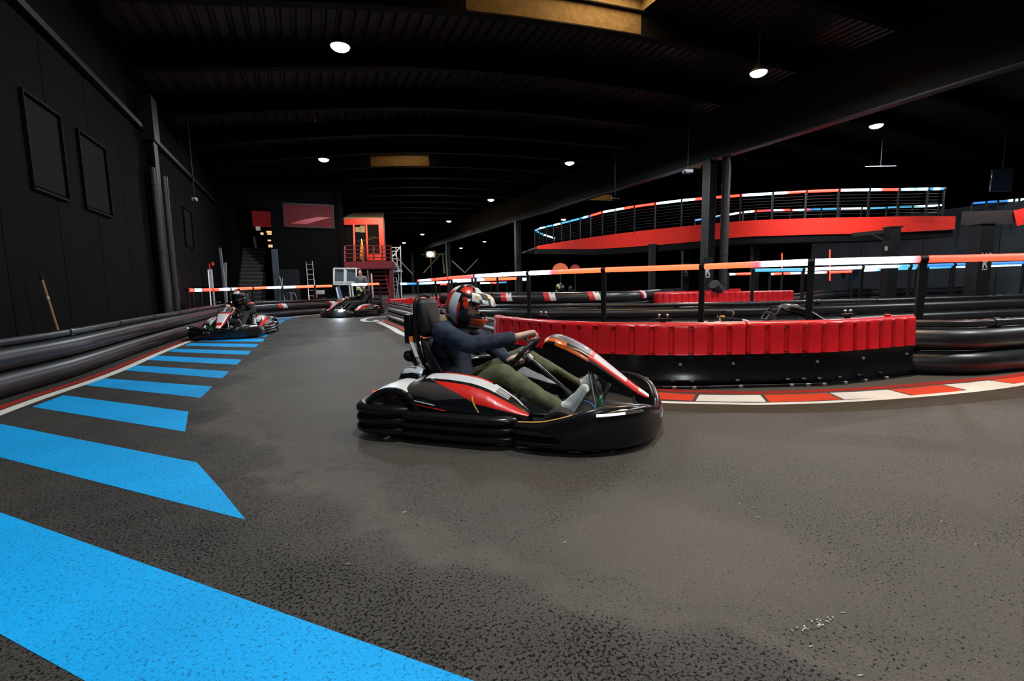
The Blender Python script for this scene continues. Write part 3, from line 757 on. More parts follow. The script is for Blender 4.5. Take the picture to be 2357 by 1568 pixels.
K_GRN = mat('pedal_green', (.02, .20, .10), .5); K_BLU = mat('cable_blue', (.03, .12, .35), .5)
K_BELT = mat('belt_grey', (.42, .41, .38), .7)
def front_stations(n=5):
    half = [(.14,-.55,.165,1),(.20,-.63,.175,1),(.29,-.675,.185,1),(.42,-.69,.20,1),(.57,-.682,.24,.5),(.70,-.652,.284,.1),(.83,-.585,.297,0),(.945,-.49,.290,0),(1.025,-.37,.266,0),(1.068,-.22,.220,0),(1.08,-.10,.200,0),(1.082,0,.197,0)]
    full = half + [(x, -y, z, r) for x, y, z, r in half[-2::-1]]
    P = smooth_path([V(x, y, z) for x, y, z, r in full], n); R = smooth_path([V(r, 0, 0) for *_, r in full], n)
    return [(V(p.x, p.y, 0), p.z, max(0, min(1, q.x))) for p, q in zip(P, R)]
def make_kart(label, group='racing karts'):
    t = thing('racing_kart', label, 'kart', (0,0,0), 0, group)
    O = lambda name, mb, m, par=t, **k: obj(name, mb, m, par, world=False, **k)
    # --- front bumper cowl
    st = front_stations(); secs = []
    for p, zt, rb in st:
        a = .010*rb; f = .012*(1-rb)
        secs.append([(-.085,.035),(-.02,.028),(.002,.036),(.010+a*.5,.055),(.012+a,.072),(.008+f-a,.096),(.014+a,.122),(.010+f-a*.6,min(.148, zt-.03)),(.006+a*.6,zt-.022),(-.002,zt-.006),(-.014,zt),(-.030,zt-.001),(-.042,zt-.012),(-.05,zt-.05),(-.085,.10)])
    fb = O('front_bumper', MB().sweep([p for p, _, _ in st], secs), K_BLK, smooth=50)
    tray = MB(); inner = [V(x*.94, y*.9, .125) for x, y in ((.45,-.6),(.6,-.62),(.80,-.58),(.94,-.42),(1.0,-.2),(1.01,0),(1.0,.2),(.94,.42),(.80,.58),(.6,.62),(.45,.6))]
    tray.add(inner+[p-V(0,0,.02) for p in inner], [tuple(range(11)), tuple(range(11,22))[::-1]]+[(k,(k+1)%11,11+(k+1)%11,11+k) for k in range(11)]); O('nose_tray', tray, K_MAT, fb)
    # --- headlights let into both humps
    n = len(st); cx = [i for i in range(n) if st[i][0].y < 0 and .72 < st[i][0].x < .99]
    for idx in (cx, [n-1-i for i in cx][::-1]):
        L = len(idx); left = st[idx[0]][0].y > 0
        order = idx[::-1] if left else idx         # from the outer end to the nose
        path = [st[i][0] for i in idx]
        hz = []; lz = []
        for i in idx:
            u = order.index(i)/(L-1); w = .013*math.sin(PI*min(1, .12+.86*u))+.004; c = .248+.014*(1-abs(2*u-1.0))
            hz.append([(.0125, c-w),(.017, c-w*.8),(.017, c+w*.8),(.0125, c+w)])
        h = O('headlight', MB().sweep(path, hz), K_CHR, smooth=30, label='slim chrome headlight')
        sub = [i for i in idx if order.index(i) <= L*.56]
        for i in sub: lz.append([(.016, .246),(.021, .2485),(.021, .2595),(.016, .262)])
        O('light_strip', MB().sweep([st[i][0] for i in sub], lz), K_LED, h, label='lit white strip')
        tz = [i for i in idx if order.index(i) >= L*.54]
        O('trim_line', MB().sweep([st[i][0] for i in tz], [[(.014,.270),(.018,.271),(.018,.275),(.014,.276)] for k in range(len(tz))]), K_WHT, h)
    # nose badge: three slanted bars
    bd = MB()
    for k, y in enumerate((-.20,-.165,-.13)):
        i = min(range(n), key=lambda j: (st[j][0]-V(1.03, y, 0)).length); p = st[i][0]; d = (st[i+1][0]-st[i-1][0]).normalized(); nn = V(d.y, -d.x, 0)
        bd.prism([(-.014,-.012-.01*k),(.004,-.012),(.018,.014),(.0,.018)], p+nn*.0235+V(0,0,.165), d, V(0,0,1), nn*.002)
    O('badge', bd, K_WHT, fb)
    gl = MB(); gl.sweep([p for p, _, _ in st[8:22]], [[(-.006,z+.001),(-.012,z+.004),(-.022,z+.004),(-.026,z)] for _, z, _ in st[8:22]]); O('trim_stripe', gl, K_GLD, fb, label='thin gold edge stripe')
    # --- side bumpers, ribbed
    for s in (1, -1):
        pts = [(-.60,-.60),(-.57,-.655),(-.48,-.69),(-.25,-.70),(0,-.70),(.14,-.685),(.22,-.64),(.24,-.58)]
        P = smooth_path([V(x, y*s, 0) for x, y in pts], 6); o = s
        sec = [(-.09,.03)]
        for zc in (.066, .123, .180):
            for q in range(7):
                e = math.radians(-78+26*q); sec.append((-.016+.034*math.cos(e), zc+.0275*math.sin(e)))
        sec += [(-.03,.212),(-.09,.207)]
        O('side_bumper', MB().sweep(P, [(a*o, z) for a, z in sec]), K_BLK, smooth=50)
    # --- rear bumper, ribbed and wrapped round
    half = [(-.50,-.66),(-.60,-.705),(-.74,-.71),(-.86,-.67),(-.93,-.55),(-.955,-.35),(-.96,0)]
    full = [(x, -y) for x, y in half] + half[-2::-1]
    P = smooth_path([V(x, y, 0) for x, y in full], 5)
    sec = [(-.08,.035)]
    for zc in (.072, .138, .204):
        for q in range(7):
            e = math.radians(-78+26*q); sec.append((-.018+.038*math.cos(e), zc+.031*math.sin(e)))
    sec += [(-.025,.244),(-.055,.236),(-.08,.225)]
    P = P[::-1]                                    # right side first, so that outwards is to the right of travel
    P = P[::-1]
    rbmp = O('rear_bumper', MB().sweep(P, [(a, z) for a, z in sec]), K_BLK, smooth=50)
    # --- wheels
    for (x, y, r, w) in ((.50,-.53,.125,.12),(.50,.53,.125,.12),(-.60,-.56,.138,.20),(-.60,.56,.138,.20)):
        ty = MB(); h = w/2; ty.lathe([(r*.55,-h*.85),(r*.8,-h),(r*.95,-h*.92),(r,-h*.6),(r,h*.6),(r*.95,h*.92),(r*.8,h),(r*.55,h*.85)], (x, y, r), 28, 'y', cap=False)
        wo = O('wheel', ty, K_TYR)
        rm = MB(); rm.lathe([(.02,-h*.5),(r*.5,-h*.45),(r*.57,-h*.8),(r*.57,h*.8),(r*.5,h*.45),(.02,h*.5)], (x, y, r), 20, 'y'); O('rim', rm, K_STL, wo)
    # --- chassis
    ch = MB(); ch.box((.12, 0, .045), (1.10, .62, .012))
    for s in (1, -1):
        ch.tube(smooth_path([V(-.80, s*.22, .11), V(-.45, s*.26, .09), V(-.1, s*.33, .075), V(.4, s*.33, .075), V(.62, s*.22, .10), V(.92, s*.18, .12)], 5), .016, 10)
        ch.tube([V(.50, s*.22, .11), V(.50, s*.50, .125)], .014, 8); ch.tube([V(.42, s*.06, .13), V(.47, s*.46, .12)], .008, 8)
        ch.tube([V(-.1, s*.33, .10), V(-.1, s*.62, .12)], .014, 8)
    ch.tube([V(-.60, -.55, .138), V(-.60, .55, .138)], .02, 12); ch.tube([V(.62, -.22, .10), V(.62, .22, .10)], .016, 10); ch.tube([V(-.80,-.22,.11), V(-.80,.22,.11)], .016, 10)
    O('chassis', ch, K_STL)
    # --- side pods with the painted bands
    ZT = [(-.64,.27),(-.58,.345),(-.50,.395),(-.40,.418),(-.25,.42),(-.08,.40),(.04,.362),(.14,.31),(.23,.258),(.31,.215)]
    YC = [(-.64,-.46),(-.4,-.40),(0,-.42),(.2,-.47),(.31,-.56)]; YO = [(-.64,-.62),(-.3,-.655),(.1,-.655),(.31,-.61)]
    ZBt = [(-.64,.25),(-.50,.30),(-.40,.27),(-.30,.225),(.31,.20)]
    NX, NT = 140, 64
    def band(x, tt):
        if tt < .06: return 1 if -.34 < x < .02 else (2 if .04 < x < .25 else 0)
        if tt < .33: 
            if x < -.43: return 0
            if x < .07: return 2
            if x < .16: return 2 if int((tt-.075)*60) % 2 else 0
            return 0
        e = .41+.02*(x+.3); w = max(0, min(.40, .40*(x+.36)/.34))
        if e < tt < e+w and x > -.36: return 1
        if x < -.02 and .47 < tt < .93 and tt < .70-.9*(x+.02)*.6: return 3  # grey-brown crescent: the floor's reflection in black gloss, painted in
        return 0
    for s in (1, -1):
        rows = []
        for i in range(NX+1):
            x = -.64+.95*i/NX; zt = lerp_table(ZT, x)*.6+.2*(lerp_table(ZT, x-.05)+lerp_table(ZT, x+.05)); yc = lerp_table(YC, x); yo = lerp_table(YO, x); zb = min(lerp_table(ZBt, x), zt-.012)
            r = [V(x, s*(yc+.05), .10), V(x, s*(yc+.045), zt*.6+.04), V(x, s*(yc+.03), zt-.012)]
            for k in range(NT+1):
                a = PI/2*k/NT; q = .82
                r.append(V(x, s*(yc+(yo-yc)*math.sin(a)**.95), zb+(zt-zb)*max(math.cos(a), 0)**q))
            r.append(V(x, s*(yo+.05), zb-.03)); rows.append(r)
        def mf(i, k, NX=NX):
            x = -.64+.95*(i+.5)/NX
            if k <= 2: return 2 if (k >= 1 and -.12 < x < .28) else 0
            return band(x, (k-3+.5)/NT) if k < NT+3 else 0
        pod = O('side_pod', MB().loft(rows, mfun=mf), [K_BLK, K_RED, K_WHT, K_REFL, K_GLD], smooth=50, solid=.006, label='black side panel with white and red bands')
        gp = []
        for q in range(14):
            tt = .66+.32*q/13; x = -.055+.30*(tt-.66)**1.5; a = PI/2*tt; zt = lerp_table(ZT, x); yc = lerp_table(YC, x); yo = lerp_table(YO, x); zb = min(lerp_table(ZBt, x), zt-.012)
            gp.append(V(x, s*(yc+(yo-yc)*math.sin(a)**.95+.001*(1 if yo > 0 else -1)), zb+(zt-zb)*max(math.cos(a), 0)**.82+.001))
        O('gold_trim', MB().tube(gp, .0065, 8), K_GLD, pod, label='gold trim line')
        sp = MB(); sp.bar((-.52, s*.655, .262), (-.22, s*.672, .225), .004, .010, up=(0,1,0)); sp.xf(Matrix.Identity(4)); O('red_line', sp, K_RED, pod)
        sp = MB(); sp.bar((-.46, s*.655, .276), (-.30, s*.670, .256), .004, .008, up=(0,1,0)); O('white_line', sp, K_WHT, pod)
        # rear fender, white over black
        fr = []
        for i in range(13):
            a = math.radians(8+150*i/12); R = .20; c = V(-.62, 0, .165)
            fr.append([c+V(math.cos(a)*R*1.05, s*y, math.sin(a)*R*(1.0 if abs(y) < .6 else .93)) for y in (.40, .43, .50, .58, .64, .665)]+[c+V(math.cos(a)*R*.86, s*.67, math.sin(a)*R*.78)])
        O('rear_fender', MB().loft(fr, mfun=lambda i, k: 1 if (4 <= i <= 9 and k < 4) else 0), [K_BLK, K_WHT], solid=.008, smooth=50)
        tl = MB(); tl.box((-.79, s*.50, .285), (.035, .13, .018), Euler((0, math.radians(18), s*math.radians(28))).to_matrix()); O('tail_light', tl, K_TAIL, bevel=.005)
    # --- engine cover and fuel tank
    ec = MB(); rows = []
    for x, z, w in ((-.84,.27,.16),(-.83,.355,.20),(-.79,.39,.22),(-.70,.405,.23),(-.63,.39,.21),(-.60,.32,.19)):
        rows.append([V(x, -w, .20), V(x, -w, z-.03), V(x, -w+.03, z), V(x, 0, z+.006), V(x, w-.03, z), V(x, w, z-.03), V(x, w, .20)])
    ec.loft(rows, cap=True, mfun=lambda i, k: 1 if (i in (2, 3) and k in (1, 2)) else 0); O('engine_cover', ec, [K_BLK, K_WHT], smooth=45)
    # --- seat
    spn = [(.02,.150,.13,.03),(-.06,.115,.17,.07),(-.2,.085,.19,.11),(-.36,.075,.20,.14),(-.48,.11,.205,.17),(-.555,.22,.205,.17),(-.60,.36,.205,.15),(-.635,.50,.20,.11),(-.66,.62,.17,.05)]
    rows = []
    for i, (x, z, w, h) in enumerate(spn):
        a, b = spn[max(i-1, 0)], spn[min(i+1, 8)]; tx, tz = b[0]-a[0], b[1]-a[1]; l = math.hypot(tx, tz); nx, nz = -tz/l, tx/l
        if nx*1+nz*1 < 0: nx, nz = -nx, -nz
        rows.append([V(x+nx*h, -w-.015, z+nz*h), V(x+nx*h*.45, -w-.005, z+nz*h*.45), V(x, -w*.78, z), V(x, 0, z-.0), V(x, w*.78, z), V(x+nx*h*.45, w+.005, z+nz*h*.45), V(x+nx*h, w+.015, z+nz*h)])
    O('seat', MB().loft(rows), K_MAT, solid=.016, subsurf=1, smooth=80)
    hr = MB(); hr.box((0, 0, 0), (.12, .25, .30)); hr.xf(Matrix.Translation((-.665, 0, .775)) @ Matrix.Rotation(math.radians(-10), 4, 'Y'))
    O('headrest', hr, K_MAT, bevel=.045, smooth=60, label='padded black headrest')
    hp = MB(); hp.tube(smooth_path([V(-.64,-.15,.42), V(-.70,-.15,.66), V(-.705,-.145,.85), V(-.705,-.10,.925), V(-.705,0,.95), V(-.705,.10,.925), V(-.705,.145,.85), V(-.70,.15,.66), V(-.64,.15,.42)], 5), .014, 10); O('roll_hoop', hp, K_BLK)
    bx = MB(); bx.box((-.79, -.04, .69), (.06, .15, .225)); cb = O('control_box', bx, K_BLK, bevel=.008)
    sp = MB()
    for y in (-.12, .12):
        sp.tube([V(-.79, y*.8, .78), V(-.68, y, .74)], .011, 8); sp.tube([V(-.79, y*.8, .60), V(-.68, y, .47), V(-.58, y, .30)], .012, 8); sp.tube([V(-.78, y*.7, .60), V(-.74, y*.7, .38)], .012, 8)
    O('support_strut', sp, K_BLK)
    kn = MB(); kn.ell((-.81, -.05, .475), (.055, .055, .05)); kn.tube([V(-.81,-.05,.47), V(-.74,-.05,.39)], .02, 10); O('air_filter', kn, K_MAT)
    bl = MB(); bl.bar((-.73,-.17,.60), (-.66,-.215,.49), .03, .006); bl.bar((-.735,-.165,.64), (-.73,-.17,.60), .03, .008, m=1); O('seat_belt', bl, [K_BELT, K_ORG], label='pale harness strap')
    # --- steering
    u = V(.67, 0, .742); c = V(.115, 0, .510); rg = MB(); ring = []
    for k in range(40):
        a = 2*PI*k/40; p = V(0, math.cos(a), math.sin(a)); v = max(p.z, -.80); ring.append(c+V(0,1,0)*p.y*.15+u*v*.15)
    rg.tube(ring, .0155, 10, closed=True); sw = O('steering_wheel', rg, K_MAT, smooth=60)
    hb = MB(); hb.box((0,0,0), (.012, .15, .07)); hb.xf(Matrix.Translation(c) @ Matrix.Rotation(math.radians(-42), 4, 'Y').to_4x4())
    for a in (-.13, .13): hb.bar(c, c+V(0, a, .0), .03, .01)
    hb.bar(c, c-u*.11, .03, .01); O('hub', hb, K_GRY, sw)
    sc = MB(); sc.tube([c, V(.46, 0, .22)], .013, 10); sc.tube([c+V(.02,0,-.02), c+V(.05,0,-.05)], .03, 12); O('steering_column', sc, K_STL)
    # --- front fairing with the start number
    FS = [(.275,.09,.595,.045),(.295,.125,.635,.075),(.33,.145,.652,.10),(.38,.155,.650,.12),(.46,.156,.622,.13),(.55,.145,.575,.13),(.61,.132,.538,.125),(.64,.125,.517,.122),(.72,.108,.457,.11),(.80,.092,.396,.10),(.86,.080,.350,.09),(.90,.071,.320,.08),(.94,.062,.292,.07),(.985,.05,.262,.055),(1.01,.035,.245,.03)]
    rows = []
    for x, w, z, d in FS: rows.append([V(x, -w*.72, z-d), V(x, -w, z-d*.45), V(x, -w*.97, z-.030), V(x, -w*.80, z-.010), V(x, -w*.5, z-.003), V(x, 0, z), V(x, w*.5, z-.003), V(x, w*.80, z-.010), V(x, w*.97, z-.030), V(x, w, z-d*.45), V(x, w*.72, z-d)])
    def fm(i, k):
        x = (FS[i][0]+FS[i+1][0])/2
        if k in (0, 9): return 0
        if k in (1, 8): return 4 if .36 < x < .62 else 0
        if k in (2, 7): return 5 if x < .45 else (0 if x < .62 else 1)
        if x < .335: return 1 if k in (4, 5) else 5
        if x < .60: return 2
        if x < .64: return 1
        if x < .86: return 3
        if x < .94: return 1
        return 3
    ff = O('front_fairing', MB().loft(rows, cap=True, mfun=fm), [K_BLK, K_RED, K_GRY, K_WHT, K_ORG, K_ORG], smooth=40, label='pointed steering fairing with red and white decals')
    tx = MB(); ztop = [(f[0], f[2]) for f in FS]
    for poly in ([(.37,.006),(.37,-.012),(.565,-.012),(.565,.012),(.40,.012),(.415,.035),(.395,.035)], [(.565,-.03),(.585,-.03),(.585,.03),(.565,.03)]):
        # cut into short slices so that the digit follows the panel
        for (a0, a1) in [(.37+.0245*k, .37+.0245*(k+1)) for k in range(9)]:
            if poly[0][0] > .5: y0, y1 = -.032, .032; b0, b1 = max(a0, .566), min(a1, .586)
            else: y0, y1 = -.012, (.040 if a0 < .39 else .012); b0, b1 = a0, min(a1, .57)
            if b1 <= b0: continue
            tx.add([(b0, y0, lerp_table(ztop, b0)+.0015), (b1, y0, lerp_table(ztop, b1)+.0015), (b1, y1, lerp_table(ztop, b1)+.0015), (b0, y1, lerp_table(ztop, b0)+.0015)], [(0,1,2,3)])
    O('number', tx, K_WHT, ff, smooth=0, label='white start number 1', recalc=False)
    fs = MB(); fs.tube([V(.60,-.05,.42), V(.66,-.10,.14)], .010, 8); fs.tube([V(.60,.05,.42), V(.66,.10,.14)], .010, 8); fs.tube([V(.90,-.04,.27), V(.93,-.05,.14)], .010, 8); O('fairing_mount', fs, K_STL)
    # --- pedals, tank and cables between the legs
    for s in (1, -1):
        pd = MB(); pd.bar((.66, s*.27, .11), (.71, s*.27, .25), .012, .03); pd.box((.712, s*.27, .25), (.012, .10, .05)); O('pedal', pd, K_GRN if s < 0 else K_STL)
    tk = MB(); tk.box((.22, 0, .13), (.30, .17, .14)); tko = O('fuel_tank', tk, mat('tank_smoke', (.05, .05, .05), .35), bevel=.03, smooth=60)
    cpm = MB(); cpm.lathe([(.025,0),(.025,.03),(.018,.035)], (.25, 0, .2), 14); O('cap', cpm, mat('cap_cream', (.5, .42, .3), .5), tko)
    cbm = MB(); cbm.tube(smooth_path([V(.70,-.25,.16), V(.60,-.12,.20), V(.4,.05,.16), V(.1,.1,.1)], 5), .006, 8); O('brake_cable', cbm, K_BLU)
    return t
# ================================================================== PEOPLE
SKIN = mat('skin', (.58, .37, .29), .5, bump=.05, bscale=150)
EYEW = mat('eye_white', (.6, .58, .55), .3); EYED = mat('eye_dark', (.02, .015, .012), .2); LIP = mat('lip', (.34, .13, .11), .5); BROW = mat('brow', (.04, .025, .018), .8)
def cloth(name, col, **k): return mat(name, col, .85, bump=.35, bscale=220, var=.22, vscale=14, **k)
HC = V(-.345, 0, .862); HT = Matrix.Rotation(math.radians(14), 3, 'Y')     # head centre, tipped forward
def hp_(x, y, z): return HC + HT @ V(x, y, z)
def wrinkle(amp, f):
    def d(co, n): return co + n*(amp*(mnoise.noise(co*f)+.5*mnoise.noise(co*f*2.3)))
    return d
def hand(mb, wrist, knuck, palm_n, side, curl_axis, grip=1.0, k=1.0):
    """palm, four separate curled fingers and a thumb from the side of the palm"""
    d = (knuck-wrist); L = d.length; d.normalize(); n = palm_n - d*palm_n.dot(d); n.normalize(); w = d.cross(n)*side    # w points to the thumb side
    base = wrist+d*L*.18
    for q in (-.030, -.010, .010, .030): mb.cap(base+w*q*.7, knuck+w*q, .019*k, .0145*k)
    for q, l, r in ((-.032,.074,.0078), (-.0105,.086,.0086), (.011,.090,.0088), (.033,.082,.0086)):
        p = knuck+w*q; a0 = math.radians(25); pts = [p]; ang = 0
        for seg, bend in ((.42, 48*grip), (.32, 72*grip), (.26, 50*grip)):
            ang += math.radians(bend); p = p+(d*math.cos(ang)+n*math.sin(ang))*(l*seg); pts.append(p)
        mb.chain(pts, [r*1.15*k, r*1.08*k, r*k, r*.85*k])
    tb = wrist+d*L*.35+w*.028; t1 = tb+(d*.7+w*.45+n*.45).normalized()*.036; t2 = t1+(d*.75+n*.65).normalized()*.030; t3 = t2+(d*.45+n*.85).normalized()*.024
    mb.chain([tb, t1, t2, t3], [.016*k, .0125*k, .011*k, .0088*k])
R_WR, R_KN = V(.072,-.130,.640), V(.190,-.050,.672); L_WR, L_KN = V(-.060,.150,.430), V(.030,.118,.462)
ARM_R = [V(-.455,-.19,.675), V(-.20,-.285,.600), R_WR]; ARM_L = [V(-.455,.19,.675), V(-.24,.315,.50), L_WR]
LEG_R = [V(-.38,-.11,.225), V(.035,-.265,.395), V(.455,-.325,.185)]; LEG_L = [V(-.38,.11,.225), V(.04,.235,.455), V(.475,.285,.215)]
def body_mesh():
    mb = MB()
    mb.chain([V(-.42,0,.22), V(-.45,0,.38), V(-.47,0,.54)], [.125,.115,.12]); mb.ell(V(-.47,0,.58), (.105,.165,.12))
    mb.chain([V(-.455,-.17,.67), V(-.47,0,.69), V(-.455,.17,.67)], [.06,.075,.06]); mb.chain([V(-.46,0,.70), hp_(-.02,0,-.07)], [.058,.055])
    # head: skull, jaw, nose, lips, ears
    mb.ell(hp_(-.012,0,.022), (.098,.078,.105), HT.copy()); mb.ell(hp_(.022,0,-.045), (.070,.058,.078), HT.copy()); mb.ell(hp_(.070,0,-.095), (.022,.026,.02), HT.copy())
    mb.chain([hp_(.086,0,.02), hp_(.110,0,-.028)], [.010,.0145]); mb.ell(hp_(.098,.012,-.032), .010); mb.ell(hp_(.098,-.012,-.032), .010)
    mb.ell(hp_(.084,0,-.060), (.012,.026,.008), HT.copy()); mb.ell(hp_(.082,0,-.072), (.012,.022,.008), HT.copy())
    for s in (-1, 1): mb.ell(hp_(-.005, s*.078, -.012), (.022,.010,.032), HT.copy()); mb.ell(hp_(.076, s*.034, .034), (.016,.022,.010), HT.copy())
    for A, B in ((ARM_R, 'r'), (ARM_L, 'l')): mb.chain(A, [.050,.043,.037])
    for A in (LEG_R, LEG_L): mb.chain(A, [.085,.056,.040]); mb.chain([A[2], A[2]+V(.05,0,-.03), A[2]+V(.14,0,.12)], [.036,.034,.028])
    hand(mb, R_WR, R_KN, V(.35,.1,-.9), 1, None, 1.0, 1.34); hand(mb, L_WR, L_KN, V(.9,-.1,-.45), 1, None, 1.0, 1.25)
    ey = [hp_(.088, s*.034, .012) for s in (-1, 1)]; mo = hp_(.094, 0, -.066); br = [hp_(.088, s*.034, .034) for s in (-1, 1)]
    def mf(c):
        for e_ in ey:
            q = HT.inverted() @ (c-e_)
            if q.x > -.02:
                pass
        for b_ in br:
            q = HT.inverted() @ (c-b_)
            if q.x > -.02 and abs(q.y) < .021 and abs(q.z) < .005: return 4
        q = HT.inverted() @ (c-mo)
        if q.x > -.02 and abs(q.y) < .022 and abs(q.z) < .009: return 3
        return 0
    return remesh_bake('body', mb, .0042, [SKIN, EYEW, EYED, LIP, BROW], 3, mfun=mf)
def sweater_mesh():
    mb = MB()
    mb.chain([V(-.415,0,.26), V(-.45,0,.38), V(-.475,0,.52)], [.135,.140,.145]); mb.ell(V(-.455,0,.33), (.15,.185,.13)); mb.ell(V(-.475,0,.56), (.135,.20,.15))
    mb.chain([V(-.455,-.18,.665), V(-.475,0,.690), V(-.455,.18,.665)], [.078,.085,.078])
    for A in (ARM_R, ARM_L):
        c = A[1].lerp(A[2], .93); mb.chain([A[0], A[0].lerp(A[1], .5), A[1], A[1].lerp(A[2], .45), c], [.080,.074,.066,.060,.052])
    return remesh_bake('sweater', mb, .0075, cloth('navy_fleece', (.012,.021,.046)), 6, disp=wrinkle(.008, 11))
def trouser_mesh():
    mb = MB(); mb.chain([V(-.42,-.06,.225), V(-.42,.06,.225)], [.14,.14])
    for A in (LEG_R, LEG_L):
        mb.chain([A[0], A[0].lerp(A[1], .5), A[1], A[1]+V(.05,0,-.025), A[1].lerp(A[2], .5), A[1].lerp(A[2], .97)], [.110,.092,.076,.072,.062,.056])
    return remesh_bake('trousers', mb, .0075, cloth('olive_trousers', (.088,.098,.048)), 6, disp=wrinkle(.008, 10))
def shoe_mesh(A, soft=.0055):
    mb = MB(); a = A[2]; s = -1 if a.y < 0 else 1
    hl = a+V(.035,0,-.045); toe = a+V(.155,s*-.005,.150); up = V(-.62,0,.55)
    mb.chain([hl, hl.lerp(toe, .35), hl.lerp(toe, .7), toe], [.040,.040,.041,.034]); mb.chain([a+V(.0,0,.005), hl.lerp(toe, .30)+up*.03], [.047,.042]); mb.cap(hl.lerp(toe, .3)+up*.045, hl.lerp(toe, .62)+up*.03, .030, .026)
    d = (toe-hl).normalized(); n = V(d.z, 0, -d.x)                     # sole side
    for q in (-.02, 0, .02): mb.cap(hl+n*.028+V(0,q,0), toe+n*.022+V(0,q,0), .018, .016)
    def mf(c):
        q = (c-hl).dot(n); return 1 if q > .030 else 0
    return remesh_bake('shoe', mb, .005, [cloth('white_trainer', (.50,.52,.50)), mat('trainer_sole', (.10,.13,.09), .7)], 4, mfun=mf)
# ---- helmet
def helmet(parent, design, mats, peak=None):
    NA, NE = 144, 90; vs = []; 
    def pt(az, el):
        ca, sa = math.cos(az), math.sin(az); ce, se = math.cos(el), math.sin(el)
        rx = .150 if ca > 0 else .148; p = V(rx*ce*ca, .125*ce*sa, (.158 if se > 0 else .178)*se)
        a = abs(math.degrees(math.atan2(sa, ca))); e = math.degrees(el)
        if e < -8 and a < 75:                       # chin bar pushes forwards
            k = (1-(a/75)**2)*min(1, (-8-e)/14)*max(0, min(1, (68+e)/20)); p.x += .048*k; p.y *= 1-.10*k
        if a > 100 and e < -20: p.x += .018*min(1, (-20-e)/30)
        return p
    rows = []; E0 = math.radians(-60)
    for j in range(NE+1):
        el = E0+(math.radians(89.9)-E0)*j/NE; rows.append([pt(2*PI*k/NA-PI, el) for k in range(NA)])
    mb = MB(); n = NA; vs = [p for r in rows for p in r]; fs = []; ms = []
    for j in range(NE):
        el = math.degrees(E0+(math.radians(89.9)-E0)*(j+.5)/NE)
        for k in range(NA):
            az = math.degrees(2*PI*(k+.5)/NA-PI); a = abs(az)
            if a < 66 and -17+.08*a < el < 27-.10*a: continue
            k2 = (k+1) % NA; fs.append((j*n+k, j*n+k2, (j+1)*n+k2, (j+1)*n+k)); ms.append(design(a, el))
    for f, m in zip(fs, ms): mb.f.append(list(f)); mb.m.append(m)
    mb.v = vs; M = Matrix.Translation(HC) @ HT.to_4x4(); mb.xf(M)
    o = obj('helmet', mb, mats, parent, world=False, solid=.018, smooth=60)
    rim = MB(); loop = []
    for a in range(-66, 67, 6): loop.append(pt(math.radians(a), math.radians(-17+.08*abs(a)))*1.005)
    for a in range(66, -67, -6): loop.append(pt(math.radians(a), math.radians(27-.10*abs(a)))*1.005)
    rim.tube(loop, .007, 8, closed=True); rim.xf(M); obj('visor_rim', rim, K_MAT, o, world=False)
    if not peak:
        rows = []
        for i in range(25):
            az = math.radians(-68+136*i/24); a_ = abs(math.degrees(az)); e0, e1 = -18+.08*a_, 28-.10*a_
            rows.append([pt(az, math.radians(e0+(e1-e0)*k/8))*1.012 for k in range(9)])
        vz = MB().loft(rows); vz.xf(M); obj('visor', vz, mat('visor_smoke', (.012,.011,.016), .06, spec=.6, alpha=.82), o, world=False, solid=.003, smooth=80)
    if peak:
        rows = []; N = 40
        for i in range(N+1):
            az = math.radians(-70+140*i/N); b = pt(az, math.radians(50))*1.01; e = pt(az, math.radians(22))*1.02; f = max(0, math.cos(az*1.25))
            tip = e+V(.095*f, 0, -.012*f); mid = b.lerp(tip, .55)+V(.02*f, 0, .030*f+.006); rows.append([b, b.lerp(mid, .5)+V(0,0,.010), mid, mid.lerp(tip, .5)+V(0,0,.006), tip])
        pk = MB().loft(rows, mfun=peak); pk.xf(M); obj('visor', pk, mats, o, world=False, solid=.006, subsurf=1, smooth=80)
        for s in (-1, 1):
            c = pt(math.radians(78*s), math.radians(22)); b = MB(); b.lathe([(.022,-.006),(.022,.008),(.012,.013)], (0,0,0), 16, 'y'); b.xf(M @ Matrix.Translation(c) @ Matrix.Scale(s, 4, V(0,1,0))); obj('visor_pivot', b, mats[0] if len(mats) < 2 else mats[1], o, world=False)
    return o
H_BLK = mat('helmet_black', (.010,.010,.012), .2, coat=.5); H_RED = mat('helmet_red', (.66,.035,.018), .25, coat=.5); H_WHT = mat('helmet_white', (.62,.66,.68), .25, coat=.5)
H_ORG = mat('helmet_orange', (.75,.10,.025), .25, coat=.5); H_YEL = mat('helmet_gold', (.62,.42,.16), .25, coat=.5); H_GRN = mat('helmet_lime', (.36,.62,.05), .3, coat=.4); H_BRN = mat('helmet_smoke', (.10,.09,.085), .12, coat=.8)
def des_red(a, el):
    if el < -52: return 0
    if el > 38+.12*(a-60) and a < 124:
        if el > 66: return 2 if a > 100 else 0
        if 52 < a < 104: return 1
        return 2 if a < 34 else 0
    if a > 124: return 1 if el < 40 else (2 if el < 52 else 0)
    if 96 < a <= 124: return 2 if el < 36 else 0
    if 87 < a <= 96: return 1 if el < 12 else 0
    q = ((a-61)/20)**2+((el-13)/14)**2
    if q < 1: return 2 if el > 20 and a > 50 else 1
    if el < -20 and a < 58:
        if el > -36: return 3
        if -44 < el < -40 and a > 14: return 2
        if a < 14: return 3
    return 0
def peak_red(i, k):
    if k == 0: return 0
    return [0, 2, 4, 2, 5, 5, 5, 4, 2, 2, 4, 4, 2, 5, 5, 5, 2, 4, 2, 0][i//2] if k < 3 else (2 if (i//2) % 3 else 5)
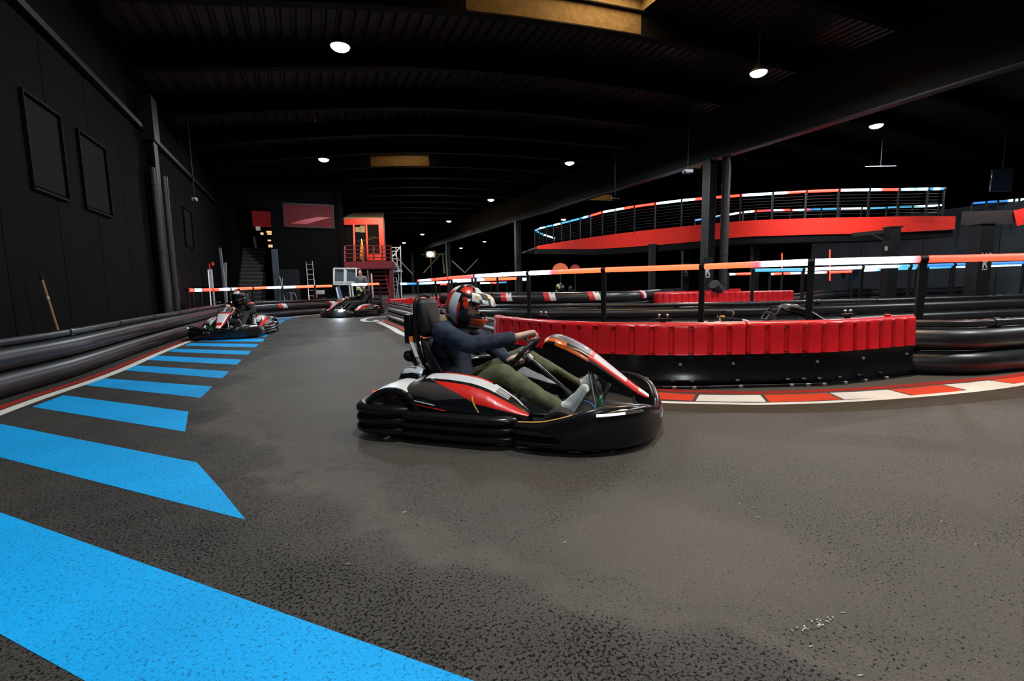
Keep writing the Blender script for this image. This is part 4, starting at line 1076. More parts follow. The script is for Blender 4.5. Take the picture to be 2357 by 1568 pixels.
def des_black(a, el):
    if el > 30 and a < 34: return 3 if el > 52 else 2
    if el < -38 and 18 < a < 60 and el > -46: return 4
    if 40 < a < 60 and 15 < el < 38: return 5
    return 0
def des_lime(a, el):
    if el > 34 and a < 62: return 6
    if el < -24 and 22 < a < 60 and el > -40: return 6
    if 66 < a < 90 and el > 0: return 2 if el > 18 else 6
    return 0
BODY = SWEAT = TROUS = None; SHOES = {}
def remat(me, m):
    c = me.copy(); c.materials[0] = m; return c
def make_driver(label, top, legs, shoe, design, peak, group='seated kart drivers', extra=None):
    global BODY, SWEAT, TROUS
    if BODY is None:
        BODY = body_mesh(); SWEAT = sweater_mesh(); TROUS = trouser_mesh(); SHOES['r'] = shoe_mesh(LEG_R); SHOES['l'] = shoe_mesh(LEG_L)
    t = thing('person', label, 'person', (0,0,0), 0, group)
    bd_ = link_mesh('body', BODY, t)
    for s in (-1, 1):
        e_ = MB().ell(hp_(.0815, s*.034, .012), .0112, nu=16, nv=12); e_.ell(hp_(.0880, s*.034, .011), .0062, nu=12, nv=8, m=1); obj('eye', e_, [EYEW, EYED], bd_, world=False)
    link_mesh('sweater', SWEAT if top is None else remat(SWEAT, top), t); link_mesh('trousers', TROUS if legs is None else remat(TROUS, legs), t)
    for s in 'rl': link_mesh('shoe', SHOES[s] if shoe is None else remat(SHOES[s], shoe), t)
    helmet(t, design, [H_BLK, H_RED, H_WHT, H_ORG, H_YEL, H_BRN, H_GRN], peak)
    if extra: extra(t)
    return t
def hero_extra(t):
    mb = MB(); mb.chain([V(-.50,-.075,.745), V(-.525,0,.755), V(-.50,.075,.745)], [.042,.046,.042]); link_mesh('collar', remesh_bake('collar', mb, .008, cloth('tan_collar', (.28,.18,.09)), 5), t)
def patch_extra(t):
    for s in (-1, 1):
        mb = MB(); a, b = (ARM_R if s < 0 else ARM_L)[:2]; mb.tube([a.lerp(b, .18), a.lerp(b, .32)], [.086, .083], 18, cap=False); obj('armband', mb, H_ORG, t, world=False, solid=.004)
# ================================================================== RAISED TRACK
def text_mesh(body, size, ext=.003):
    c = bpy.data.curves.new('t', 'FONT'); c.body = body; c.size = size; c.extrude = ext; c.align_x = 'CENTER'
    o = bpy.data.objects.new('t', c); COL.objects.link(o); dg = bpy.context.evaluated_depsgraph_get()
    me = bpy.data.meshes.new_from_object(o.evaluated_get(dg)); bpy.data.objects.remove(o); bpy.data.curves.remove(c); return me
M_FASC = mat('red_fascia', (.80, .030, .018), .7, spec=.15, var=.1)
TP = [(1236,566,573),(1300,555.5,573),(1380,543.5,572.5),(1480,531,566),(1580,520.5,558),(1700,509.5,546),(1800,504.5,542),(1900,501.5,539),(2000,499.5,537),(2100,498,533),(2200,498,527.5)]
ZT_ = 3.4
tops = [at_z(x, y, ZT_) for x, y, _ in TP]; bots = []
for (x, y, yb), p in zip(TP, tops): bots.append(V(p.x, p.y, at_d(x, yb, (p-EYE).dot(FWD)).z))
Ts = smooth_path(tops, 8); Bs = smooth_path(bots, 8)
back = [p+V(.25, .97, 0)*(5.2 if proj_x(p) > 1400 else 5.2) for p in Ts]
mz = thing('raised_track', 'long curved raised track with a red edge board and a black railing', 'track bridge', (tops[5].x, tops[5].y, 0))
def in_front(i, px): return Ts[i]
fa = MB(); fa.loft([[b, t, t+V(.02,.06,0), b+V(.02,.06,0)] for b, t in zip(Bs, Ts)], closed=True, cap=True); obj('edge_board', fa, M_FASC, mz, label='red edge board')
dkm = MB(); dkm.loft([[t+V(.03,.08,-.04), k+V(0,0,-.04), V(k.x, k.y, b.z+.05), V(b.x+.03, b.y+.08, b.z+.05)] for t, k, b in zip(Ts, back, Bs)], closed=True, cap=True); obj('deck', dkm, M_STEEL, mz)
ub = MB(); ub.loft([[b+V(.02,.05,-.02), b+V(.3,.9,-.02), b+V(.3,.9,-.28), b+V(.02,.05,-.28)] for b in Bs], closed=True, cap=True); obj('girder', ub, M_BEAM, mz)
RT = [(1231,531.5),(1242,526),(1258,522),(1274,518.5),(1293,514),(1313,509),(1336,503),(1360,496.5),(1387,488.5),(1417,483),(1461,475.5),(1509,469),(1570,461.5),(1640,455),(1705,450),(1779,445.5),(1856,441),(1931,438),(2001,437),(2069,436.5),(2136,435),(2174,434.5)]
def over(px, py):
    """point on the railing line above the edge board"""
    i = min(range(len(Ts)), key=lambda j: abs(proj_x(Ts[j])-px)); d = (Ts[i]-EYE).dot(FWD); return at_d(px, py, d)
RP_ = [over(x, y) for x, y in RT]
BW = [(0,LB_),(.25,LC),(.5,LW),(.75,LC),(1,LB_)]
cols = [LC, [(0,LW),(1,LC)], LC, [(0,LC),(.5,LW),(1,LC)], LC, LC, BW, LR, [(0,LP),(.3,LW),(1,LW)], [(0,LW),(.3,LW),(.5,LR),(1,LR)], LR, [(0,LP),(.25,LW),(1,LW)], [(0,LW),(.3,LW),(.45,LR),(1,LR)], LR, [(0,LP),(.25,LW),(1,LW)], [(0,LW),(.2,LW),(.45,LR),(1,LR)], LR, [(0,LP),(.25,LW),(1,LW)], [(0,LW),(.25,LW),(.4,LR),(1,LR)], [(0,LC),(.3,LW),(.55,LC),(.85,LW),(1,LW)], BW]
rl = rail('glowing top rail along the near side of the raised track', RP_, cols, r=.05, post=.07, z0=3.4, foot=3.35)
for k in range(7):
    f = .12+.125*k; sl = MB(); pts = []
    for p in RP_: pts.append(V(p.x+.03, p.y+.05, 3.45+(p.z-3.5)*f))
    sl.tube(pts, .011, 6); obj('slat', sl, M_STEELG, rl)
BR = [at_z(x, y, 4.42) for x, y in ((1600,507.5),(1660,497),(1711,488.5),(1740,486.2),(1778,484),(1820,483.2),(1853,482.7),(1890,481.4),(1933,480),(1983,479.6),(2000,479.3),(2040,477.8),(2068,476.5),(2100,475.5),(2132,474.5),(2160,473.3),(2172,472.5))]
rail('glowing rail along the far side of the raised track', BR, [LB_, [(0,LW),(.6,LW),(1,LR)], [(0,LW),(.6,LW),(1,LR)], [(0,LR),(1,LP)], [(0,LW),(.7,LR),(1,LR)], [(0,LR),(.5,LW),(1,LW)], [(0,LR),(.3,LB_),(1,LC)], LC, LW, LW, LC, LC, LC, [(0,LC),(1,LW)], LW, LW], r=.045, z0=3.4, foot=3.3)
rail('blue glowing rail closing the tip of the raised track', [RP_[0]+V(.1,.05,0), at_d(1250,540,31), at_d(1277,549,33)], [LC, [(0,LW),(1,LC)]], r=.05, z0=3.4, foot=3.35)
rail('blue glowing rail of the other track bridge, above the lettered column', [at_z(x, y, 4.42) for x, y in ((2237,468.4),(2270,465.6),(2297,464),(2334,461),(2346,460),(2380,457))], [LB_, LB_, [(0,LB_),(.6,LB_),(1,LW)], LW, LW], r=.05, z0=3.4, foot=3.2)
t = thing('track_bridge', 'dark red edge board of the other track bridge behind the lettered column', 'track bridge', tuple(ground_at(2300,19)))
mb = MB(); a, b = at_d(2212,503,19.5), at_d(2335,500,19); c = at_d(2440,478,18.4); mb.bar(a, b, .06, .55); obj('edge_board', mb, mat('dark_fascia', (.02,.008,.007), .6), t)
mb = MB(); mb.bar(at_d(2336,503,18.95), c, .06, .62); obj('edge_board', mb, M_FASC, t)
# lettered columns under the raised track
M_LET = mat('white_lettering', (.62, .62, .62), .5)
def k_logo(par, c, ux, h, uz=V(0,0,1), digits=True):
    n = -ux.cross(uz)
    mb = MB(); w = h*.8; O_ = c-n*.004
    mb.prism([(-.46*w,-.5*h),(-.20*w,-.5*h),(-.16*w,.02*h),(.10*w,.5*h),(-.14*w,.5*h),(-.46*w,0)], O_, ux, uz, -n*.004)
    mb.prism([(-.36*w,.10*h),(-.26*w,.5*h),(-.44*w,.5*h),(-.44*w,.2*h)], O_, ux, uz, -n*.004)
    mb.prism([(-.16*w,.02*h),(.22*w,.5*h),(.44*w,.5*h),(.12*w,.10*h),(.30*w,-.06*h),(.48*w,-.5*h),(.22*w,-.5*h),(.10*w,-.16*h)], O_, ux, uz, -n*.004)
    obj('logo', mb, M_LET, par, smooth=0)
    mb = MB(); x = -.5*w
    for q in (.10,.03,.12,.12,.11,.12,.10): mb.prism([(x,-.78*h),(x+q*w,-.78*h),(x+q*w,-.62*h),(x,-.62*h)], O_, ux, uz, -n*.004); x += (q+.035)*w
    obj('small_lettering', mb, M_LET, par, smooth=0)
    if digits:
        me = text_mesh('360', h*1.15); M = Matrix(((ux.x, uz.x, -n.x, O_.x-n.x*.004), (ux.y, uz.y, -n.y, O_.y-n.y*.004), (ux.z, uz.z, -n.z, O_.z+h*.90), (0,0,0,1)))
        me.transform(root_matrix(par).inverted() @ M); me.materials.append(M_LET); link_mesh('digits', me, par)
def box_column(label, px, dep, w, ztop, logo=None):
    g = ground_at(px, dep); t = thing('bridge_column', label, 'column', tuple(g), 0, 'columns under the raised track'); t['kind'] = 'thing'
    ux = V(RGT.x, RGT.y, 0).normalized(); a = math.atan2(ux.y, ux.x); R3 = Matrix.Rotation(a, 3, 'Z'); n = ux.cross(V(0,0,1))
    mb = MB(); mb.box(g+V(0,0,ztop/2), (w, w, ztop), R3); obj('shaft', mb, M_STEEL, t, smooth=0)
    mb = MB(); mb.box(g+V(0,0,ztop+.02), (w*1.25, w*1.25, .04), R3); mb.box(g+V(0,0,.015), (w*1.5, w*1.5, .03), R3); obj('plate', mb, M_STEELG, t, smooth=0)
    if logo: k_logo(t, g+V(0,0,logo[0])-n*0+(-V(FWD.x,FWD.y,0).normalized())*(w/2), ux, logo[1])
    return t
box_column('black column with the white letter K under the far track bridge', 2247, 11.6, .32, 2.25, (1.30, .165))
bc = box_column('black column with a bracket arm under the raised track', 2044, 15.6, .32, 2.62)
mb = MB(); mb.bar(at_d(2040,533,15.6), at_d(1962,541,16.2), .1, .12); mb.bar(at_d(2036,553,15.6), at_d(2010,541,15.8), .05); obj('arm', mb, M_STEELG, bc)
mb = MB(); mb.box(at_d(2040,572,15.35), (.06,.06,.13)); obj('label', mb, mat('cream_label', (.6,.55,.45), .6), bc)
box_column('distant thin black column with a small white letter K', 1576, 24, .30, 2.5, (1.50, .26))
box_column('thin black column before the dark red far zone', 1735, 21, .28, 2.7)
box_column('black column behind the white glowing rail', 1500, 22, .26, 2.7)
# black sleeve with the letter K on the main column
sv = MB(); g0 = V(14.3,13.9,0); mx = g0-V(FWD.x,FWD.y,0).normalized()*.26; ux = V(RGT.x,RGT.y,0).normalized()
sv.box(mx+V(0,0,.95)-ux*.06, (.36,.04,1.9), Matrix.Rotation(math.atan2(ux.y,ux.x),3,'Z')); o = obj('column_pad', sv, M_STEEL, smooth=0); tag(o, 'black pad with a white letter K strapped to the tall roof column', 'pad')
k_logo(o, mx+V(0,0,1.36)-ux*.08-V(FWD.x,FWD.y,0).normalized()*.021, ux, .26, digits=False)
# tube offcut lying at the foot of the drainpipe
mb = MB(); a, b = at_d(1643,654,14.6), at_d(1676,705,15.3); mb.tube([a, b], .155, 24); o = obj('tube_offcut', mb, M_STEELG, smooth=40); tag(o, 'short grey tube leaning at the foot of the tall column', 'tube')
# lit verticals, panels and signs far under the raised track
def light_stick(label, px, y0, y1, dep):
    mb = MB(); a = at_d(px,y1,dep); st = MB().tube([V(a.x,a.y,0), a], .022, 8); mb.tube([a, at_d(px,y0,dep)], .03, 10); o = obj('light_stick', mb, mat('red_stick', (.3,.02,.01), .4, emit=(2.6,.16,.05), es=1)); tag(o, label, 'light', 'upright red light sticks'); obj('stand', st, M_STEEL, o, world=False)
light_stick('upright red light stick, the taller one, standing before the grey far wall', 1910, 575, 646, 24); light_stick('short upright red light stick in the dark far zone', 1800, 583, 622, 24)
def slab(name, label, cat, x0, y0, x1, y1, dep, m, th=.06, group=None, par=None):
    a, b = at_d(x0,y1,dep), at_d(x1,y0,dep); ux = V(RGT.x,RGT.y,0).normalized(); w = (b-a).dot(ux); h = b.z-a.z; c = (a+b)/2
    mb = MB(); mb.box(c, (w, th, h), Matrix.Rotation(math.atan2(ux.y,ux.x),3,'Z')); o = obj(name, mb, m, par, smooth=0)
    if par is None: tag(o, label, cat, group)
    return o
slab('notice_board', 'small green board beside a dark cabinet under the raised track', 'board', 1931,626,1944,640,22.5, mat('green_board', (.02,.14,.06), .6))
slab('cabinet', 'dark blue cabinet beside the small green board', 'cabinet', 1946,622,1967,694,22.3, mat('blue_cabinet', (.01,.02,.05), .5), .4)
mb = MB()
for (x, y, w, h) in ((1290,620,20,15),(1322,620,14,12)):
    pass
for lb, x, w, h, c in (('orange round-topped panel under the tip of the raised track', 1290, 36, 16, (.50,.10,.03)), ('dull red round-topped panel next to the orange one', 1324, 24, 13, (.20,.02,.015))):
    d = 24; a = at_d(x, 622, d); ux = V(RGT.x,RGT.y,0).normalized(); s = d/FPX
    mb = MB(); mb.prism([(w/2*s*math.cos(PI*k/16), h*s*math.sin(PI*k/16)) for k in range(17)], a, ux, V(0,0,1), V(FWD.x,FWD.y,0)*.08); g = ground_at(x, d)
    t = thing('sign_panel', lb, 'panel', tuple(g)); obj('panel', mb, mat('pan'+str(x), c, .6, emit=c, es=.5), t)
    mb = MB(); mb.bar(g, V(a.x, a.y, a.z), .05); obj('post', mb, M_STEEL, t)
# ================================================================== OVERHEAD ODDMENTS
def hung(name, label, cat, px, py, dep, size, m, rot=0):
    p = at_d(px, py, dep); t = thing(name, label, cat, tuple(p)); mb = MB(); mb.box(p, size, Matrix.Rotation(-YAW+rot,3,'Z')); obj('body', mb, m, t, bevel=.01)
    mb = MB(); mb.tube([p+V(0,0,size[2]/2), V(p.x, p.y, prof(ZD, p.x, p.y)-.02)], .012, 8); obj('rod', mb, M_STEEL, t); return t
M_PALE = mat('pale_lilac', (.55,.52,.68), .5)
pj = hung('projector', 'pale projector hanging beside the tall column', 'projector', 1583, 395, 15.5, (.28,.22,.10), M_PALE)
mb = MB(); mb.lathe([(.04,0),(.045,.03)], tuple(at_d(1577,396,15.35)), 14, 'y'); obj('projector_lens', mb, K_MAT, pj)
sc_ = hung('security_camera', 'tiny pale camera hanging from the roof by the panel wall', 'camera', 448, 459, 13, (.10,.12,.09), M_PALE)
mb = MB(); mb.lathe([(.03,0),(.03,.05)], tuple(at_d(448,460.5,12.9)), 12, 'y'); obj('camera_lens', mb, K_MAT, sc_)
hung('strip_light', 'thin unlit strip light over the raised track', 'strip light', 2027, 383, 17, (1.08,.05,.03), M_PALE)
hung('strip_light', 'short unlit strip light over the middle of the raised track', 'strip light', 1416, 457, 19, (.42,.05,.03), mat('dim_metal', (.2,.2,.22), .5), .6)
sn = hung('hanging_screen', 'dark hanging screen with a faint blue gleam over the other bridge', 'screen', 2305, 416, 16, (.72,.06,.72), mat('screen_black', (.012,.015,.025), .12))
# ================================================================== BACK OF THE HALL: STAIR BLOCK
YB = 24.6
A = lambda x, y: at_y(x, y, YB)
xa, xb = A(503,600).x, A(786,600).x
bw = MB(); xs0, xs1 = A(546,600).x, A(630,600).x
bw.box(((WX+xs0)/2, YB+.2, 3.2), (xs0-WX, .4, 6.4)); bw.box(((xs1+xb)/2, YB+.2, 3.2), (xb-xs1, .4, 6.4)); bw.box(((xs0+xs1)/2, YB+.2, 5.6), (xs1-xs0, .4, 1.9)); bw.box(((xs0+xs1)/2, YB+6.5, 3.2), (xs1-xs0+.6, .3, 6.4))
for x in (xs0-.15, xs1+.15): bw.box((x, YB+3.4, 3.2), (.3, 6.2, 6.4))
bw.box((xb, YB+4, 3.2), (.4, 8, 6.4))
wb = struct('wall_stairs', bw, M_WALL, smooth=0); wb['label'] = 'black stair block wall'
# red window beside the stairs, red glow over them; emission paints the light in
wn = MB(); a, b = A(655,522), A(766,474); wn.box(((a.x+b.x)/2, YB-.02, (a.z+b.z)/2), (b.x-a.x, .06, b.z-a.z)); w1 = struct('window_1', wn, mat('red_glazing', (.07,.006,.009), .6, spec=.15, emit=(.022,.0015,.003), es=1), smooth=0); w1['label'] = 'wide red lit window high on the stair block'
wf = MB(); z0, z1 = a.z, b.z
for z in (z0, z1): wf.box(((a.x+b.x)/2, YB-.04, z), (b.x-a.x+.1, .08, .06))
for x in (a.x, b.x): wf.box((x, YB-.04, (z0+z1)/2), (.06, .08, z1-z0))
obj('window_frame', wf, M_STEEL, w1, smooth=0)
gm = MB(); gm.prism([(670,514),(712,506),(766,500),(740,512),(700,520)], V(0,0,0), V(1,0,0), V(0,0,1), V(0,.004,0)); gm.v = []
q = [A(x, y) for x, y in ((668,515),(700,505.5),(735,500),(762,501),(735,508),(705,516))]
gm = MB(); gm.add([V(p.x, YB-.055, p.z) for p in q]+[V(p.x, YB-.05, p.z) for p in q], [tuple(range(6)), tuple(range(6,12))[::-1]]); obj('light_streak', gm, mat('red_glow', (.2,.01,.012), .4, emit=(.13,.010,.014), es=1), w1, smooth=0)  # streak of light on the pane drawn as a glowing polygon
wn = MB(); Y2 = YB+6.2; a, b = at_y(582,522,Y2), at_y(624,487,Y2); wn.box(((a.x+b.x)/2, Y2, (a.z+b.z)/2), (b.x-a.x, .06, b.z-a.z)); w2 = struct('window_2', wn, mat('red_glazing_deep', (.16,.01,.01), .3, emit=(.07,.005,.005), es=1), smooth=0); w2['label'] = 'red lit opening above the staircase'
for k, (x, y, w, h) in enumerate(((594,526,9,9),(603,538,6,5),(620,534,12,4),(622,539,12,3),(620,553.5,7,3),(623,566.5,9,6))):
    c = at_y(x, y, Y2-.2); s = (c-EYE).dot(FWD)/FPX; mb = MB(); mb.box(c, (w*s, .08, h*s)); o = obj('wall_lamp', mb, mat('warm_lamp', (.8,.6,.4), .5, emit=(1.0,.62,.30), es=1.0) if k else mat('pale_panel', (.35,.33,.3), .6, emit=(.25,.22,.19), es=1), smooth=0)
    tag(o, ['square pale panel at the top of the staircase', 'small warm lamp beside the pale square panel', 'long warm lamp, upper of two over the stair head', 'long warm lamp, lower of two over the stair head', 'tiny warm lamp midway down the stair head', 'square warm lamp low beside the stair head'][k], 'lamp')
c0, c1 = at_y(584.5,545,YB+2.2), at_y(589,570,YB+2.2); mb = MB(); mb.bar(c0, c1, .10, .04); o = obj('pale_board', mb, mat('pale_board', (.42,.44,.45), .6)); tag(o, 'short pale board at the head of the staircase', 'board')
# staircase
sg = ground_at(588, 20.4); st_ = thing('staircase', 'broad black staircase rising into the stair block', 'staircase', tuple(sg)); NS = 17
xl, xr = at_y(549,600,YB).x, at_y(605,600,YB).x
for k in range(NS):
    y = YB-2.2+.29*k; z = .177*(k+1); mb = MB(); mb.box(((xl+xr)/2+.0, y+.15, z-.02), (xr-xl, .31, .04)); mb.box(((xl+xr)/2, y+.01, z-.09), (xr-xl, .02, .16), m=1); obj('step', mb, [mat('stair_tread', (.060,.062,.068), .6, var=.3), mat('stair_riser', (.014,.014,.016), .7)], st_, smooth=0)
for x in (xl-.03, xr+.03):
    mb = MB(); mb.bar(V(x, YB-2.3, .1), V(x, YB-2.2+.29*NS, .177*NS), .05, .3); obj('stringer', mb, M_STEEL, st_, smooth=0)
lw = MB(); a, b = at_y(556,672,YB-3), at_y(633,700,YB-3); 
for k in range(3): lw.box(((a.x+b.x)/2, YB-3+.3*k, .14+.17*k), (b.x-a.x, .32, .1))
lo_ = obj('platform_steps', lw, mat('stair_tread', (.04,.04,.045)), smooth=0); tag(lo_, 'wide low black steps at the foot of the staircase', 'steps')
def leaning(name, label, cat, x0, y0, x1, y1, d0, d1, w, th, m):
    a, b = at_d(x0,y0,d0), at_d(x1,y1,d1); b = a+(b-a)*((a.z-.006)/(a.z-b.z))
    mb = MB(); mb.bar(a, b, w, th, up=(RGT.y,-RGT.x,0)); o = obj(name, mb, m, bevel=.003); return tag(o, label, cat)
M_BRD = mat('weathered_board', (.30,.33,.35), .7, var=.2); M_BRD2 = mat('blue_grey_board', (.085,.10,.13), .7, var=.2)
leaning('plank', 'tall pale plank leaning on the wall before the staircase', 'plank', 506,571,516,655,19.0,18.6,.10,.03,M_BRD)
leaning('plank', 'short pale plank leaning beside the tall plank', 'plank', 518,605,520,672,19.3,18.9,.10,.03,mat('board_cream', (.38,.36,.31), .7))
slab('partition_board', 'tall blue grey board standing at the side of the staircase', 'board', 631,574,642,712,21.7, M_BRD2, .06)
slab('dark_panel', 'dark square panel leaning on the stair block behind the chair', 'panel', 648,620,690,705,22.0, mat('dark_panel', (.016,.018,.024), .6), .04)
leaning('pole', 'thin steel pole leaning beside the blue grey board', 'pole', 644,637,659,712,21.6,20.6,.03,.03,M_BRD); leaning('pole', 'thin upright steel pole next to the leaning pole', 'pole', 650,640,648,712,21.5,21.3,.025,.025,M_BRD)
# white post by the panel wall
g = ground_at(486.5, 16.6); t = thing('signal_post', 'pale square post standing at the end of the panel wall', 'post', tuple(g)); mb = MB(); zt = at_d(486,620,16.6).z; mb.box(g+V(0,0,zt/2), (.11,.10,zt), Matrix.Rotation(-YAW,3,'Z')); obj('shaft', mb, mat('post_grey', (.40,.44,.48), .6), t, smooth=0)
mb = MB(); a = at_d(481.5,650,16.5); mb.bar(V(a.x,a.y,.3), V(a.x,a.y,zt-.02), .025, .04); obj('light_strip', mb, mat('pale_strip', (.8,.8,.8), .4, emit=(.9,.9,.95), es=.5), t, smooth=0)
mb = MB(); a = at_d(490,607,16.6); mb.box(a, (.07,.07,.12)); mb.bar(V(g.x,g.y,zt), V(g.x,g.y,a.z), .03); obj('beacon', mb, mat('red_beacon', (.35,.03,.02), .4, emit=(.3,.02,.01), es=1), t)
mb = MB(); mb.bar(at_d(487,696,16.5), at_d(507,695.5,16.3), .03, .03); obj('bracket', mb, M_LET, t)
# broom on the panel wall
bt, bb = at_x(92,628,-2.93), at_x(138,775,-2.88); d = (bb-bt).normalized(); L_ = (bt.z-.06)/-d.z; foot = bt+d*L_
t = thing('broom', 'wooden handled broom leaning against the panel wall behind the tube barrier', 'broom', (foot.x, foot.y, 0)); mb = MB(); mb.tube([bt+d*.08, foot], .013, 10); obj('handle', mb, mat('broom_wood', (.42,.22,.10), .6, var=.2), t)
mb = MB(); mb.tube([bt, bt+d*.09], .014, 10); obj('grip', mb, M_STEEL, t); mb = MB(); mb.tube([bt+d*.30, bt+d*.33], .0145, 10); obj('ring', mb, M_LET, t); mb = MB(); mb.box(foot-V(0,0,.02), (.06,.3,.07)); obj('head', mb, M_STEEL, t)
# ladder
M_ALU = mat('aluminium', (.50,.52,.55), .4, metal=.6); t = thing('ladder', 'aluminium ladder leaning on the stair block', 'ladder', tuple(ground_at(718,21))); 
l0, l1, r0, r1 = at_d(704.5,602,22.4), at_d(713.5,716,20.8), at_d(719,602,22.4), at_d(729.5,716,20.8)
for a, b in ((l0, l1), (r0, r1)): mb = MB(); mb.bar(a, b, .03, .06); obj('rail', mb, M_ALU, t)
for k in range(9): f = (k+.6)/9.3; mb = MB(); mb.tube([l0.lerp(l1, f), r0.lerp(r1, f)], .018, 8); obj('rung', mb, M_ALU, t)
# metal chair
g = ground_at(674, 20.6); ux = V(RGT.x,RGT.y,0).normalized(); uy = V(FWD.x,FWD.y,0).normalized(); t = thing('metal_chair', 'pale metal chair behind the tube barrier, beside the yellow sign', 'chair', tuple(g))
P_ = lambda a, b, c: g+ux*a+uy*b+V(0,0,c)
mb = MB(); mb.prism([(-.19,-.18),(.19,-.18),(.17,.18),(-.17,.18)], P_(0,0,.44), ux, uy, V(0,0,.02)); obj('seat', mb, M_ALU, t)
mb = MB(); mb.tube(smooth_path([P_(-.19,-.16,.45), P_(-.20,-.20,.66), P_(-.15,-.23,.80), P_(0,-.24,.83), P_(.15,-.23,.80), P_(.20,-.20,.66), P_(.19,-.16,.45)], 4), .014, 8); bk = obj('backrest', mb, M_ALU, t); mb = MB(); mb.prism([(-.035,.46),(.035,.46),(.055,.82),(-.055,.82)], P_(0,-.215,0), ux, V(0,0,1), uy*.01); obj('splat', mb, M_ALU, bk)
for a in (-1, 1):
    for b in (-1, 1): mb = MB(); mb.bar(P_(a*.17,b*.16,.45), P_(a*.21,b*.20,0), .025); obj('leg', mb, M_ALU, t)
# yellow sign, trolley, bucket
g = ground_at(700, 20.8); t = thing('floor_sign', 'folded yellow caution sign standing beside the ladder foot', 'sign', tuple(g)); zt = at_d(700,666,20.8).z
for s in (-1, 1): mb = MB(); mb.prism([(-.10,0),(.10,0),(.03,zt),(-.03,zt)], P_(0,0,0)-ground_at(674,20.6)+g+uy*.12*s, ux, (V(0,0,1)-uy*.12*s/zt), uy*.012); obj('leaf', mb, mat('caution_yellow', (.55,.38,.03), .5), t)
g = ground_at(738, 20.4); t = thing('service_trolley', 'dark service trolley with a white box on top, beside the ladder', 'trolley', tuple(g)); Q = lambda a, b, c: g+ux*a+uy*b+V(0,0,c); RR = Matrix.Rotation(-YAW,3,'Z')
mb = MB(); mb.box(Q(0,0,.36), (.42,.4,.5), RR); obj('body', mb, M_STEEL, t, bevel=.02); mb = MB(); zz = at_d(738,673,20.4).z; mb.box(Q(-.04,0,zz), (.30,.26,.17), RR); obj('box', mb, M_LET, t, bevel=.01); mb = MB(); mb.box(Q(-.04,0,(zz+.6)/2), (.1,.1,zz-.6), RR); obj('stem', mb, M_STEEL, t)
mb = MB(); mb.bar(Q(-.28,-.2,.3), Q(-.2,-.2,.80), .05); obj('handle', mb, K_RED, t)
for a in (-1, 1): 
    for b in (-1, 1): mb = MB(); mb.lathe([(.02,-.02),(.06,-.02),(.06,.02),(.02,.02)], tuple(Q(a*.16,b*.15,.06)), 14, 'x'); obj('wheel', mb, K_TYR, t)
    mb = MB(); mb.ell(Q(a*.20,-.2,.33), .03); obj('knob', mb, M_BOLT, t)
g = ground_at(849, 21.2); t = thing('bucket', 'white bucket on the floor beside the standing person', 'bucket', tuple(g)); mb = MB(); zb = .30; mb.lathe([(.001,.0),(.115,.0),(.15,.40),(.165,.40),(.165,.44),(.13,.44),(.11,.03)], tuple(g+V(0,0,.14)), 22, cap=False); obj('pail', mb, M_LET, t); mb = MB(); mb.tube([g+V(0,0,.4)+ux*.15*math.cos(PI*k/10)-uy*.05-V(0,0,.12*math.sin(PI*k/10)) for k in range(11)], .006, 6); obj('handle', mb, M_STEEL, t)
mb = MB(); mb.box(g+V(0,0,.07), (.5,.4,.14), RR); o = obj('crate', mb, M_STEEL, bevel=.01); tag(o, 'low black crate under the white bucket', 'crate')
# white framed cage on a dark stand
dC = 21.4; t = thing('display_cage', 'white framed cage with two grey mesh panels on a dark stand', 'cage', tuple(ground_at(794,dC))); M_CW = mat('cage_white', (.60,.62,.60), .5)
c = [at_d(x, y, dC) for x, y in ((768.5,655),(820,655),(820,618),(768.5,618))]; off = uy*.55
for k in range(4): mb = MB(); mb.bar(c[k], c[(k+1)%4], .07); obj('frame_bar', mb, M_CW, t); mb = MB(); mb.bar(c[k]+off, c[(k+1)%4]+off, .05); obj('frame_bar', mb, M_CW, t); mb = MB(); mb.bar(c[k], c[k]+off, .05); obj('frame_bar', mb, M_CW, t)
mb = MB(); mb.bar(at_d(794.5,655,dC), at_d(794.5,618,dC), .12, .05); obj('frame_bar', mb, M_CW, t); mb = MB(); mb.bar(at_d(769,650,dC-.02), at_d(820,650,dC-.02), .03, .10); obj('frame_bar', mb, M_CW, t)
for x0, x1 in ((771,792),(797,818)):
    mb = MB(); a, b = at_d(x0,652,dC+.06), at_d(x1,620,dC+.06)
    for k in range(9): z = a.z+(b.z-a.z)*k/8; mb.bar(V(a.x,a.y,z), V(b.x,b.y,z), .012)
    for k in range(9): p = a.lerp(V(b.x,b.y,a.z), k/8); mb.bar(p, V(p.x,p.y,b.z), .012)
    mb.add([a+uy*.03, V(b.x,b.y,a.z)+uy*.03, b+uy*.03, V(a.x,a.y,b.z)+uy*.03], [(0,1,2,3)]); obj('mesh_panel', mb, mat('cage_mesh', (.14,.17,.21), .6, var=.3, vscale=30), t, smooth=0)
sd = MB(); a, b = at_d(776,657,dC+.3), at_d(806,657,dC+.3); g1 = ground_at(776,dC+.3); g2 = ground_at(806,dC+.3); sd.box(V((a.x+b.x)/2,(a.y+b.y)/2,a.z/2), ((b-a).length, .4, a.z), RR); obj('stand', sd, M_STEEL, t, smooth=0)
for x in (805, 811): mb = MB(); mb.bar(at_d(x-1,657,dC), at_d(x+4,700,dC), .06, .03); obj('leg', mb, M_CW, t)
leaning('folded_panel', 'blue folded panel leaning on the stand of the white cage', 'panel', 777,660,789,703,21.2,20.9,.18,.03,mat('blue_panel', (.05,.11,.24), .3)); leaning('folded_panel', 'thin white folded panel beside the blue one', 'panel', 774,662,783,700,21.1,20.8,.06,.03,M_LET)
